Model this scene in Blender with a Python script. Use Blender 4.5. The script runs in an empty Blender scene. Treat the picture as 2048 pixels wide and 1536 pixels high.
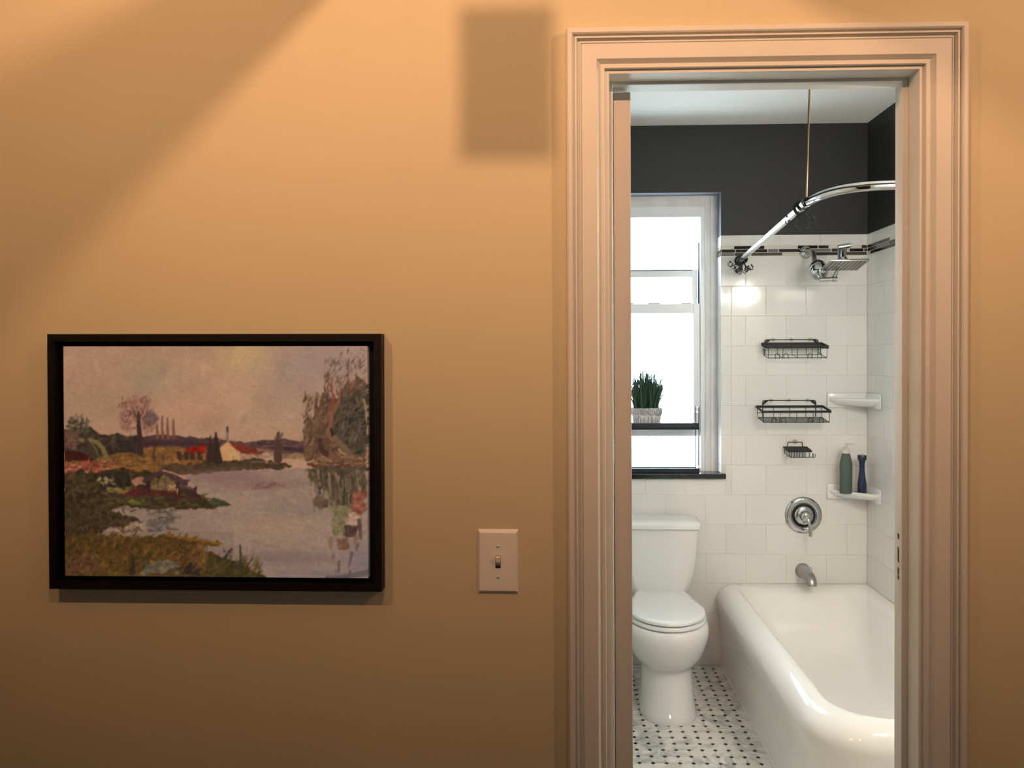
import bpy, math, random
import numpy as np
from mathutils import Vector, Matrix

random.seed(7)
S = bpy.context.scene
COL = S.collection
PI = math.pi

# ------------------------------------------------------------------ camera
FPX, PPX, PPY = 1595.0, 1062.0, 733.0
cam_d = bpy.data.cameras.new('camera')
cam = bpy.data.objects.new('camera', cam_d)
COL.objects.link(cam)
S.camera = cam
_t, _p, _r = .0301, .01335, .0045
fw = Vector((-_t, 1, -_p)).normalized()
rt = fw.cross(Vector((0, 0, 1))).normalized()
up = rt.cross(fw)
rt2 = rt * math.cos(_r) - up * math.sin(_r)
up2 = up * math.cos(_r) + rt * math.sin(_r)
m = Matrix.Identity(4)
for i in range(3):
    m[i][0], m[i][1], m[i][2] = rt2[i], up2[i], -fw[i]
m[0][3], m[1][3], m[2][3] = 0, -1.556, 1.53
cam.matrix_world = m
cam_d.sensor_width = 36
cam_d.lens = FPX / 2048 * 36
cam_d.shift_x = (1024 - PPX) / 2048
cam_d.shift_y = (PPY - 768) / 2048
cam_d.clip_start = .02

# ------------------------------------------------------------------ world, exposure
S.view_settings.view_transform = 'Standard'
S.view_settings.look = 'None'
S.view_settings.gamma = 1
S.view_settings.exposure = 0
S.view_settings.use_curve_mapping = False
w = bpy.data.worlds.new('overcast_sky')
S.world = w
w.use_nodes = True
bg = w.node_tree.nodes['Background']
bg.inputs[0].default_value = (.74, .90, 1.0, 1)
bg.inputs[1].default_value = 21.0

# key numbers (metres): hall wall face y=0, bathroom back wall tile face y=YB
YB, XR, XL, ZC = 2.38, 1.522, .06, 2.655
WT = .105                                   # partition thickness
HALL_E = 52.0
LAMP = Vector((-.100, -1.308, 2.574))
HALL_COL = (1.0, .538, .295)
# light that falls on the canvas (linear rgb, top / middle / bottom), used to turn observed colours into paint
LIGHT_AT_CANVAS = [[0.687, 0.472, 0.322], [0.38, 0.264, 0.181], [0.23, 0.163, 0.114]]

def light(name, kind, loc, energy, color, parent=None):
    d = bpy.data.lights.new(name, kind)
    d.energy = energy
    d.color = color
    o = bpy.data.objects.new(name, d)
    COL.objects.link(o)
    o.location = loc
    if parent:
        o.parent = parent
    return o

# daylight enters through the window: a portal guides sampling of the sky
po = light('window_portal', 'AREA', (.50, 2.66, 1.62), 1, (1, 1, 1))
po.data.shape = 'RECTANGLE'
po.data.size, po.data.size_y = .66, 1.42
po.rotation_euler = (-PI / 2, 0, 0)
po.data.cycles.is_portal = True

# ------------------------------------------------------------------ materials
def mat(name, col, rough=.5, metal=0, spec=.5, coat=0, noise=None, bump=None, emit=None, rnd=0):
    """noise=(scale, amount, detail): tints the base colour; bump=(scale, strength, detail)"""
    M = bpy.data.materials.new(name)
    M.use_nodes = True
    nt = M.node_tree
    b = nt.nodes['Principled BSDF']
    b.inputs['Base Color'].default_value = (*col, 1)
    b.inputs['Roughness'].default_value = rough
    b.inputs['Metallic'].default_value = metal
    b.inputs['Specular IOR Level'].default_value = spec
    b.inputs['Coat Weight'].default_value = coat
    if emit:
        b.inputs['Emission Color'].default_value = (*emit[0], 1)
        b.inputs['Emission Strength'].default_value = emit[1]
    pos = None
    if noise or bump or rnd:
        pos = nt.nodes.new('ShaderNodeNewGeometry').outputs['Position']
    src = None
    if noise:
        n = nt.nodes.new('ShaderNodeTexNoise')
        n.inputs['Scale'].default_value = noise[0]
        n.inputs['Detail'].default_value = noise[2] if len(noise) > 2 else 4
        nt.links.new(pos, n.inputs['Vector'])
        mr = nt.nodes.new('ShaderNodeMapRange')
        mr.inputs[1].default_value = .3
        mr.inputs[2].default_value = .7
        mr.inputs[3].default_value = 1 - noise[1]
        mr.inputs[4].default_value = 1 + noise[1]
        nt.links.new(n.outputs['Fac'], mr.inputs[0])
        src = mr.outputs[0]
    if rnd:
        oi = nt.nodes.new('ShaderNodeObjectInfo')
        mr = nt.nodes.new('ShaderNodeMapRange')
        mr.inputs[3].default_value = 1 - rnd
        mr.inputs[4].default_value = 1 + rnd
        nt.links.new(oi.outputs['Random'], mr.inputs[0])
        if src:
            mm = nt.nodes.new('ShaderNodeMath')
            mm.operation = 'MULTIPLY'
            nt.links.new(src, mm.inputs[0])
            nt.links.new(mr.outputs[0], mm.inputs[1])
            src = mm.outputs[0]
        else:
            src = mr.outputs[0]
    if src:
        vm = nt.nodes.new('ShaderNodeVectorMath')
        vm.operation = 'SCALE'
        vm.inputs[0].default_value = col
        nt.links.new(src, vm.inputs['Scale'])
        nt.links.new(vm.outputs[0], b.inputs['Base Color'])
    if bump:
        n = nt.nodes.new('ShaderNodeTexNoise')
        n.inputs['Scale'].default_value = bump[0]
        n.inputs['Detail'].default_value = bump[2] if len(bump) > 2 else 3
        nt.links.new(pos, n.inputs['Vector'])
        bp = nt.nodes.new('ShaderNodeBump')
        bp.inputs['Strength'].default_value = bump[1]
        bp.inputs['Distance'].default_value = .002
        nt.links.new(n.outputs['Fac'], bp.inputs['Height'])
        nt.links.new(bp.outputs[0], b.inputs['Normal'])
    return M

M_wall = mat('hall_wall_paint', (.60, .525, .335), .62, spec=.3, noise=(2.2, .02, 5), bump=(60, .12, 5))
M_trim = mat('cream_gloss_paint', (.66, .645, .575), .50, spec=.35, noise=(6, .03), bump=(45, .10, 3))
M_door = mat('cream_door_paint', (.53, .48, .41), .4, noise=(5, .03), bump=(40, .08))
M_ceil = mat('ceiling_white', (.80, .79, .76), .8, bump=(70, .1))
M_dark = mat('charcoal_wall_paint', (.020, .020, .0195), .55, spec=.35, bump=(80, .15))
M_reveal = mat('slate_reveal_paint', (.10, .115, .14), .5, bump=(60, .2))
M_grout = mat('white_grout', (.70, .665, .60), .8, noise=(40, .04))
M_tile = mat('white_glazed_tile', (.77, .755, .715), .07, spec=.55, rnd=.025, noise=(9, .012))
M_black_tile = mat('black_glass_mosaic', (.018, .016, .015), .08, rnd=.5)
M_grey_tile = mat('grey_glass_mosaic', (.20, .19, .18), .1, rnd=.25)
M_pale_tile = mat('pale_stone_mosaic', (.60, .56, .50), .2, rnd=.15)
M_brown_tile = mat('brown_glass_mosaic', (.06, .045, .035), .12, rnd=.3)
M_dot = mat('black_floor_dot', (.012, .011, .011), .2)
M_porc = mat('white_porcelain', (.80, .79, .77), .06, spec=.6)
M_tub = mat('cream_white_enamel', (.90, .88, .83), .10, spec=.6)
M_seat = mat('white_plastic_seat', (.80, .80, .79), .16)
M_chrome = mat('polished_chrome', (.50, .50, .50), .06, metal=1)
M_chrome2 = mat('brushed_rod_chrome', (.70, .71, .72), .20, metal=1)
M_brass = mat('aged_brass', (.55, .40, .24), .3, metal=1)
M_satin = mat('satin_nickel', (.40, .39, .37), .30, metal=1)
M_black = mat('black_powder_coat', (.010, .010, .011), .5, spec=.25)
M_rack = mat('black_lacquer_rack', (.016, .020, .028), .22)
M_granite = mat('black_granite', (.018, .019, .021), .14, noise=(300, .5, 2))
M_vinyl = mat('white_vinyl', (.80, .81, .82), .3)
M_wood = mat('old_white_wood_paint', (.66, .64, .63), .5, noise=(14, .08, 5), bump=(24, .5, 5))
M_track = mat('dark_sash_track', (.03, .04, .07), .4)
M_frame = mat('black_brown_frame', (.006, .0045, .004), .5, spec=.25, noise=(30, .3))
M_plate = mat('ivory_plastic', (.80, .77, .70), .32)
M_shadowgap = mat('dark_slot', (.01, .01, .01), .6)
M_green = mat('sage_green_plastic', (.065, .095, .085), .28, noise=(20, .05))
M_clear = mat('translucent_pump', (.62, .60, .56), .25)
M_blue = mat('navy_plastic', (.010, .016, .06), .3)
M_pot = mat('whitewashed_pot', (.56, .54, .55), .8, noise=(26, .25, 6), bump=(40, .5, 4))
M_groove = mat('grey_carved_groove', (.13, .125, .13), .9)
M_blade = mat('artificial_grass', (.030, .075, .045), .5, rnd=.2, noise=(90, .35, 2))
M_soil = mat('dark_soil', (.03, .025, .02), .95)
M_brush = mat('base_grid', (.20, .20, .19), .5)
M_caulk = mat('white_caulk', (.75, .74, .70), .5)
M_hfloor = mat('hall_oak_floor', (.10, .055, .03), .35, noise=(8, .25, 5))
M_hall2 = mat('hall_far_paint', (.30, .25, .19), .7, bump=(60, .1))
M_bronze = mat('dark_bronze', (.05, .035, .025), .4, metal=1)
M_chip = mat('bare_chip', (.06, .045, .035), .8)
M_bulb = mat('warm_globe', (.9, .85, .7), .4, emit=((1, .945, .85), 97))
M_hbulb = mat('warm_hall_bulb', (.9, .85, .7), .4, emit=((1, .6, .27), 6))

def glass_mat(name, tint, gloss=.05, const=None):
    M = bpy.data.materials.new(name)
    M.use_nodes = True
    nt = M.node_tree
    nt.nodes.clear()
    o = nt.nodes.new('ShaderNodeOutputMaterial')
    mx = nt.nodes.new('ShaderNodeMixShader')
    tr = nt.nodes.new('ShaderNodeBsdfTransparent')
    gl = nt.nodes.new('ShaderNodeBsdfGlossy')
    fr = nt.nodes.new('ShaderNodeFresnel')
    fr.inputs['IOR'].default_value = 1.3
    tr.inputs[0].default_value = (*tint, 1)
    gl.inputs['Roughness'].default_value = gloss
    if const: mx.inputs[0].default_value = const
    else: nt.links.new(fr.outputs[0], mx.inputs[0])
    nt.links.new(tr.outputs[0], mx.inputs[1])
    nt.links.new(gl.outputs[0], mx.inputs[2])
    nt.links.new(mx.outputs[0], o.inputs[0])
    return M
M_glass = glass_mat('window_glass', (.95, .97, .97))
M_shadow_plate = glass_mat('shadow_plate_tint', (.12, .115, .11), .2, .04)  # nearly opaque tint for the added plates that throw the wall shadows
M_sucker = glass_mat('clear_pad', (.90, .90, .88), .3)

# marble floor tile: world-space veins
M_marble = bpy.data.materials.new('white_marble_mosaic')
M_marble.use_nodes = True
nt = M_marble.node_tree
b = nt.nodes['Principled BSDF']
b.inputs['Roughness'].default_value = .16
g = nt.nodes.new('ShaderNodeNewGeometry')
oi = nt.nodes.new('ShaderNodeObjectInfo')
off = nt.nodes.new('ShaderNodeVectorMath'); off.operation = 'ADD'
sc_ = nt.nodes.new('ShaderNodeMath'); sc_.operation = 'MULTIPLY'; sc_.inputs[1].default_value = .12
nt.links.new(oi.outputs['Random'], sc_.inputs[0])
nt.links.new(g.outputs['Position'], off.inputs[0])
nt.links.new(sc_.outputs[0], off.inputs[1])
n = nt.nodes.new('ShaderNodeTexNoise')
n.inputs['Scale'].default_value = 9
n.inputs['Detail'].default_value = 8
n.inputs['Distortion'].default_value = 1.6
nt.links.new(off.outputs[0], n.inputs['Vector'])
cr = nt.nodes.new('ShaderNodeValToRGB')
cr.color_ramp.elements[0].position = .28
cr.color_ramp.elements[0].color = (.33, .34, .34, 1)
cr.color_ramp.elements[1].position = .56
cr.color_ramp.elements[1].color = (.74, .72, .66, 1)
nt.links.new(n.outputs['Fac'], cr.inputs[0])
nt.links.new(cr.outputs[0], b.inputs['Base Color'])

# ------------------------------------------------------------------ mesh helpers
class MB:
    def __init__(self):
        self.v, self.f, self.mi = [], [], []
    def add(self, vs, fs, mi=0):
        o = len(self.v)
        self.v += [tuple(p) for p in vs]
        self.f += [tuple(i + o for i in f) for f in fs]
        self.mi += [mi] * len(fs)
        return self
    def box(self, x0, x1, y0, y1, z0, z1, mi=0, bev=0):
        if bev:
            return self.bbox(x0, x1, y0, y1, z0, z1, bev, mi)
        vs = [(x, y, z) for z in (z0, z1) for y in (y0, y1) for x in (x0, x1)]
        fs = [(0, 2, 3, 1), (4, 5, 7, 6), (0, 1, 5, 4), (2, 6, 7, 3), (0, 4, 6, 2), (1, 3, 7, 5)]
        return self.add(vs, fs, mi)
    def bbox(self, x0, x1, y0, y1, z0, z1, b, mi=0):
        """box with chamfered edges"""
        import bmesh
        bm = bmesh.new()
        bmesh.ops.create_cube(bm, size=1)
        for v in bm.verts:
            v.co = Vector(((x0 + x1) / 2 + v.co.x * (x1 - x0), (y0 + y1) / 2 + v.co.y * (y1 - y0), (z0 + z1) / 2 + v.co.z * (z1 - z0)))
        bmesh.ops.bevel(bm, geom=list(bm.edges), offset=b, segments=2, profile=.5, affect='EDGES')
        bm.verts.index_update()
        self.add([v.co[:] for v in bm.verts], [[v.index for v in f.verts] for f in bm.faces], mi)
        bm.free()
        return self
    def loft(self, rings, cap0=True, cap1=True, closed=True, mi=0):
        n = len(rings[0])
        vs = [p for r in rings for p in r]
        fs = []
        for i in range(len(rings) - 1):
            for j in range(n if closed else n - 1):
                k = (j + 1) % n
                fs.append((i * n + j, i * n + k, (i + 1) * n + k, (i + 1) * n + j))
        if cap0:
            fs.append(tuple(range(n - 1, -1, -1)))
        if cap1:
            fs.append(tuple((len(rings) - 1) * n + j for j in range(n)))
        return self.add(vs, fs, mi)
    def tube(self, pts, r, n=10, mi=0, cap=True):
        pts = [Vector(p) for p in pts]
        rr = r if isinstance(r, (list, tuple)) else [r] * len(pts)
        rings = []
        t0 = (pts[1] - pts[0]).normalized()
        a = t0.orthogonal().normalized()
        for i, p in enumerate(pts):
            if i == 0: t = pts[1] - pts[0]
            elif i == len(pts) - 1: t = pts[-1] - pts[-2]
            else: t = (pts[i + 1] - pts[i]).normalized() + (pts[i] - pts[i - 1]).normalized()
            t.normalize()
            a = (a - t * a.dot(t)).normalized()
            c = t.cross(a)
            rings.append([p + a * (rr[i] * math.cos(2 * PI * k / n)) + c * (rr[i] * math.sin(2 * PI * k / n)) for k in range(n)])
        return self.loft(rings, cap, cap, True, mi)
    def lathe(self, prof, origin, axis, n=32, mi=0, ref=None):
        """prof: list of (radius, height along axis)"""
        ax = Vector(axis).normalized()
        a = (Vector(ref) if ref else ax.orthogonal())
        a = (a - ax * a.dot(ax)).normalized()
        c = ax.cross(a)
        o = Vector(origin)
        rings = [[o + ax * h + a * (max(r, 1e-5) * math.cos(2 * PI * k / n)) + c * (max(r, 1e-5) * math.sin(2 * PI * k / n)) for k in range(n)] for r, h in prof]
        return self.loft(rings, True, True, True, mi)
    def sphere(self, c, r, n=16, m=10, sc=(1, 1, 1), mi=0):
        rings = []
        for i in range(m + 1):
            th = PI * i / m
            rr, h = max(math.sin(th), 1e-4) * r, -math.cos(th) * r
            rings.append([(c[0] + sc[0] * rr * math.cos(2 * PI * k / n), c[1] + sc[1] * rr * math.sin(2 * PI * k / n), c[2] + sc[2] * h) for k in range(n)])
        return self.loft(rings, True, True, True, mi)
    def build(self, name, mats, parent=None, smooth=False, auto=None, loc=None):
        me = bpy.data.meshes.new(name)
        vs = self.v
        if loc is not None:
            L = Vector(loc)
            vs = [tuple(Vector(p) - L) for p in vs]
        me.from_pydata(vs, [], self.f)
        if not isinstance(mats, (list, tuple)):
            mats = [mats]
        for q in mats:
            me.materials.append(q)
        if len(mats) > 1:
            me.polygons.foreach_set('material_index', self.mi)
        import bmesh
        bm = bmesh.new(); bm.from_mesh(me)
        bmesh.ops.recalc_face_normals(bm, faces=bm.faces)
        if smooth:
            for f in bm.faces: f.smooth = True
            lim = math.radians(auto or 40)
            for e in bm.edges:
                if len(e.link_faces) == 2 and e.calc_face_angle(0) > lim:
                    e.smooth = False
        bm.to_mesh(me); bm.free()
        o = bpy.data.objects.new(name, me)
        COL.objects.link(o)
        if loc is not None:
            o.location = loc
        if parent is not None:
            o.parent = parent
            if parent.parent is None:
                o.matrix_parent_inverse = Matrix.Translation(parent.location).inverted() if False else Matrix.Identity(4)
        return o

def tag(o, label=None, cat=None, group=None, kind=None):
    if label: o['label'] = label
    if cat: o['category'] = cat
    if group: o['group'] = group
    if kind: o['kind'] = kind
    return o

def empty(name, label, cat, loc=(0, 0, 0), rz=0, group=None):
    o = bpy.data.objects.new(name, None)
    COL.objects.link(o)
    o.location = loc
    o.rotation_euler = (0, 0, rz)
    o.empty_display_size = .05
    return tag(o, label, cat, group)

def link_copy(me, name, parent, loc, rot=None):
    o = bpy.data.objects.new(name, me)
    COL.objects.link(o)
    o.location = loc
    if rot: o.rotation_euler = rot
    o.parent = parent
    return o

def arc(cx, cy, r, a0, a1, n):
    return [(cx + r * math.cos(a0 + (a1 - a0) * i / n), cy + r * math.sin(a0 + (a1 - a0) * i / n)) for i in range(n + 1)]

def rrect(x0, x1, y0, y1, rads, n=10):
    """closed outline, corners bl(front-left), br, tr, tl with radii"""
    fl, fr, br, bl = rads
    P = []
    P += arc(x0 + fl, y0 + fl, fl, PI, 1.5 * PI, n)
    P += arc(x1 - fr, y0 + fr, fr, 1.5 * PI, 2 * PI, n)
    P += arc(x1 - br, y1 - br, br, 0, .5 * PI, n)
    P += arc(x0 + bl, y1 - bl, bl, .5 * PI, PI, n)
    return P

# ------------------------------------------------------------------ structure: hall
OX0, OX1, OZ = .100, .706, 2.082            # rough opening behind the casing
def struct(o):
    o['kind'] = 'structure'
    return o
HX0, HX1, HY0 = -2.1, 1.75, -2.7
mb = MB()
Z0, ZT = 0, 2.70
mb.box(HX0, OX0, 0, WT, Z0, ZT).box(OX1, HX1, 0, WT, Z0, ZT).box(OX0, OX1, 0, WT, OZ + .008, ZT)
wall_front = struct(mb.build('wall_front', M_wall))
struct(MB().box(HX0 - .1, HX0, HY0, WT, 0, ZT).build('wall_hall_left', M_hall2))
struct(MB().box(HX1, HX1 + .1, HY0, WT, 0, ZT).build('wall_hall_right', M_hall2))
TX0, TX1, TZ0, TZ1 = .30, .72, 1.86, 2.08            # added unseen transom in the rear hall wall, for cool fill light
mb = MB().box(HX0 - .1, TX0, HY0 - .1, HY0, 0, ZT).box(TX1, HX1 + .1, HY0 - .1, HY0, 0, ZT)
mb.box(TX0, TX1, HY0 - .1, HY0, 0, TZ0).box(TX0, TX1, HY0 - .1, HY0, TZ1, ZT)
struct(mb.build('wall_hall_rear', M_hall2))
mb = MB()
for x0, x1, z0, z1 in ((TX0, TX0 + .02, TZ0, TZ1), (TX1 - .02, TX1, TZ0, TZ1), (TX0, TX1, TZ0, TZ0 + .02), (TX0, TX1, TZ1 - .02, TZ1)):
    mb.box(x0, x1, HY0 - .08, HY0 - .02, z0, z1)
fill_win = struct(mb.build('added_fill_window', M_trim))
MB().box(TX0 + .02, TX1 - .02, HY0 - .052, HY0 - .048, TZ0 + .02, TZ1 - .02).build('pane', M_glass, fill_win)
po2 = light('fill_window_portal', 'AREA', ((TX0 + TX1) / 2, HY0 - .11, (TZ0 + TZ1) / 2), 1, (1, 1, 1))
po2.data.shape = 'RECTANGLE'
po2.data.size, po2.data.size_y = TX1 - TX0, TZ1 - TZ0
po2.rotation_euler = (PI / 2, 0, 0)
po2.data.cycles.is_portal = True
struct(MB().box(HX0 - .1, HX1 + .1, HY0 - .1, 0, ZT, ZT + .1).build('ceiling_hall', M_ceil))
struct(MB().box(HX0 - .1, HX1 + .1, HY0 - .1, WT, -.1, 0).build('floor_hall', M_hfloor))

# ------------------------------------------------------------------ structure: bathroom shell
G = .0016                                   # tile thickness over the wall plane
WX0, WX1, WZ0, WZ1 = .186, .816, .924, 2.327    # window hole
ZCAP = 2.1148
yw = YB + G
def shell(mb, ax0, ax1, az0, az1):
    """wall block split at the tile top: grout below, charcoal paint above"""
    if az0 < ZCAP < az1:
        mb.box(ax0, ax1, yw, yw + .26, az0 - (.06 if az0 == 0 else 0), ZCAP, 1)
        mb.box(ax0, ax1, yw, yw + .26, ZCAP, az1, 0)
    else:
        mb.box(ax0, ax1, yw, yw + .26, az0 - (.06 if az0 == 0 else 0), az1, 1 if az1 <= ZCAP else 0)
mb = MB()
shell(mb, XL - .1, WX0, 0, ZT)
shell(mb, WX1, XR + .12, 0, ZT)
shell(mb, WX0, WX1, 0, WZ0)
shell(mb, WX0, WX1, WZ1, ZT)
wall_back = struct(mb.build('wall_back', [M_dark, M_grout]))
mb = MB()
mb.box(XR + G, XR + .12, WT, yw + .01, -.06, ZCAP, 1).box(XR + G, XR + .12, WT, yw, ZCAP, ZT, 0)
wall_right = struct(mb.build('wall_right', [M_dark, M_grout]))
mb = MB()
mb.box(XL - .1, XL, WT, yw + .01, -.06, ZCAP, 1).box(XL - .1, XL, WT, yw, ZCAP, ZT, 0)
struct(mb.build('wall_left', [M_dark, M_tile]))
# dark paint and tile on the bathroom side of the partition
mb = MB()
for a0, a1, z0, z1 in ((OX1 + .07, XR + G, 0, ZT), (OX0 - .04, OX1 + .07, OZ + .09, ZT)):
    if z0 < ZCAP:
        mb.box(a0, a1, WT, WT + .006, z0, ZCAP, 1)
        mb.box(a0, a1, WT, WT + .006, ZCAP, z1, 0)
    else:
        mb.box(a0, a1, WT, WT + .006, z0, z1, 0)
struct(mb.build('wall_bath_front', [M_dark, M_tile]))
struct(MB().box(XL - .1, XR + .12, WT, yw + .1, ZC, ZC + .1).build('ceiling_bathroom', M_ceil))
floor = struct(MB().box(XL - .1, XR + .12, WT, yw, -.1, -.0012).build('floor_bathroom', M_grout))

# ---- wall tiles (each its own piece)
_tm = {}
def tile_mesh(wd, ht, M, gap=.0020, chamf=.0013, depth=None):
    k = (round(wd, 4), round(ht, 4), M.name, depth)
    if k not in _tm:
        d = .006
        a, c = wd / 2 - gap / 2, ht / 2 - gap / 2
        a2, c2 = a - chamf, c - chamf
        vs = [(-a, d, -c), (a, d, -c), (a, d, c), (-a, d, c),
              (-a, .0009, -c), (a, .0009, -c), (a, .0009, c), (-a, .0009, c),
              (-a2, 0, -c2), (a2, 0, -c2), (a2, 0, c2), (-a2, 0, c2)]
        fs = [(8, 9, 10, 11)]
        for i in range(4):
            j = (i + 1) % 4
            fs += [(i, j, 4 + j, 4 + i), (4 + i, 4 + j, 8 + j, 8 + i)]
        me = bpy.data.meshes.new('tile')
        me.from_pydata(vs, [], fs)
        me.materials.append(M)
        _tm[k] = me
    return _tm[k]

rt_ = random.Random(3)
def put_tile(wall, u0, u1, z0, z1, M=None, name='tile', proud=0.0):
    """u is x on the back wall, y on the right wall"""
    M = M or M_tile
    if u1 - u0 < .006 or z1 - z0 < .006:
        return
    me = tile_mesh(u1 - u0, z1 - z0, M)
    j1, j2 = rt_.gauss(0, .0015), rt_.gauss(0, .0015)
    if z1 - z0 < .03: j1 = j2 = 0
    if wall is wall_back:
        link_copy(me, name, wall, ((u0 + u1) / 2, YB - proud, (z0 + z1) / 2), (j1, 0, j2))
    else:
        link_copy(me, name, wall, (XR - proud, (u0 + u1) / 2, (z0 + z1) / 2), (j1, 0, -PI / 2 + j2))

TP, RP = .196, .1462
rows = [.4048 + RP * k for k in range(-3, 11)] + [2.0137]
rows[0] = 0.0
zt = rows[-1]
def span_tiles(wall, lo, hi, z0, z1, phase, origin):
    """running bond: joints at origin - phase - k*TP"""
    k = 0
    e1 = hi
    nxt = origin - phase
    while nxt >= e1 - .004: nxt -= TP
    while e1 > lo + .004:
        e0 = max(lo, nxt)
        if e0 - lo < .004: e0 = lo
        put_tile(wall, e0, e1, z0, z1)
        e1 = e0
        nxt -= TP
for i in range(len(rows) - 1):
    z0, z1 = rows[i], rows[i + 1]
    ph = 0 if i % 2 else TP / 2
    if z1 < WZ0 + .002:
        span_tiles(wall_back, XL + .02, XR, z0, z1, ph, XR)
    elif z0 < WZ0:                                   # row cut by the sill
        span_tiles(wall_back, XL + .02, .8355, z0, WZ0 - .001, ph, XR)
        span_tiles(wall_back, .864, XR, z0, z1, ph, XR)
        put_tile(wall_back, .8355, .864, z0, z1)
    else:
        top = z0 > 1.86
        lo = .8165 if top else .864
        span_tiles(wall_back, lo, XR, z0, z1, ph, XR)
        if not top:
            put_tile(wall_back, .8165, .864, z0, z1)     # bullnose column beside the window
        span_tiles(wall_back, XL + .02, WX0, z0, z1, ph, XR)
# cap row
span_tiles(wall_back, .8165, XR, 2.0632, ZCAP, .03, XR)
span_tiles(wall_back, XL + .02, WX0, 2.0632, ZCAP, .03, XR)
# mosaic border: (pixel x0, x1, material) per strip, read off the wall
K, BR, GY, PA = M_black_tile, M_brown_tile, M_grey_tile, M_pale_tile
strips = [
    [(1441, 1470, PA), (1470.5, 1531, K), (1532, 1596, PA), (1596.5, 1636.5, K), (1637.5, 1658, K), (1659, 1722, PA), (1722.5, 1734, BR)],
    [(1441, 1473, K), (1473.5, 1537, K), (1538, 1558, GY), (1559, 1601, K), (1602, 1662.6, GY), (1663.6, 1678, K), (1679, 1698, PA), (1699, 1727, K), (1727.6, 1734, BR)],
    [(1441, 1471, GY), (1471.5, 1503.5, BR), (1504.5, 1566.5, BR), (1567, 1601, PA), (1602, 1629, K), (1630, 1680, K), (1680.5, 1733, BR)]]
for r, segs in enumerate(strips):
    zb = 2.0632 - (r + 1) * .0165
    for a, c, M in segs:
        put_tile(wall_back, max(.8165, XR - (1734 - a) * .002445), XR - (1734 - c) * .002445, zb, zb + .0165, M, 'mosaic_tile')
# right wall: tiled along the tub
TY0 = .78
for i in range(len(rows) - 1):
    span_tiles(wall_right, TY0, YB, rows[i], rows[i + 1], TP / 2 if i % 2 else 0, YB)
span_tiles(wall_right, TY0, YB, 2.0632, ZCAP, .05, YB)
rstr = [[(.16, K), (.095, BR), (.12, PA), (.14, K), (.07, GY)],
        [(.10, K), (.15, GY), (.13, K), (.09, BR), (.15, PA)],
        [(.035, PA), (.33, K), (.10, GY), (.15, BR), (.08, K)]]
for r, pat in enumerate(rstr):
    zb = 2.0632 - (r + 1) * .0165
    y, k = YB, 0
    while y > TY0 + .01:
        L, M = pat[k % len(pat)]
        put_tile(wall_right, max(TY0, y - L), y, zb, zb + .0165, M, 'mosaic_tile')
        y -= L; k += 1

# ---- floor mosaic: marble octagons with black dots
FP, DX0, DY0 = .0505, .7659, 1.430
def poly_tile(pts, d, ch, M):
    n = len(pts)
    cx, cy = 0, 0
    s = 1 - ch / max(abs(p[0]) for p in pts)
    vs = [(x, y, -d) for x, y in pts] + [(x, y, -.0004) for x, y in pts] + [(x * s, y * s, 0) for x, y in pts]
    fs = [tuple(2 * n + i for i in range(n))]
    for i in range(n):
        j = (i + 1) % n
        fs += [(i, j, n + j, n + i), (n + i, n + j, 2 * n + j, 2 * n + i)]
    me = bpy.data.meshes.new('floor_tile')
    me.from_pydata(vs, [], fs)
    me.materials.append(M)
    return me
h, c = FP / 2 - .0006, .0098
me_oct = poly_tile([(-h + c, -h), (h - c, -h), (h, -h + c), (h, h - c), (h - c, h), (-h + c, h), (-h, h - c), (-h, -h + c)], .003, .0007, M_marble)
q = .0090
me_dot = poly_tile([(0, -q), (q, 0), (0, q), (-q, 0)], .003, .0006, M_dot)
hid_o, hid_d = MB(), MB()
def stamp(mb, me, x, y):
    mb.add([(v.co.x + x, v.co.y + y, v.co.z) for v in me.vertices], [tuple(p.vertices) for p in me.polygons])
i0 = int((XL - DX0) / FP)
for i in range(i0, 2):
    for j in range(-26, 20):
        ox, oy = DX0 + (i - .5) * FP, DY0 + (j + .5) * FP
        vis = .22 < ox < .83 and 1.36 < oy < YB
        if XL + .02 < ox < .85 and WT + .02 < oy < YB - .012:
            if vis: link_copy(me_oct, 'floor_tile', floor, (ox, oy, 0))
            else: stamp(hid_o, me_oct, ox, oy)
        dx, dy = DX0 + i * FP, DY0 + j * FP
        if XL + .02 < dx < .85 and WT + .02 < dy < YB - .012:
            if .2 < dx < .82 and 1.36 < dy: link_copy(me_dot, 'floor_dot', floor, (dx, dy, .0001))
            else: stamp(hid_d, me_dot, dx, dy)
tag(hid_o.build('floor_tile_field', M_marble, floor), kind='stuff')
tag(hid_d.build('floor_dot_field', M_dot, floor), kind='stuff')

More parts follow.
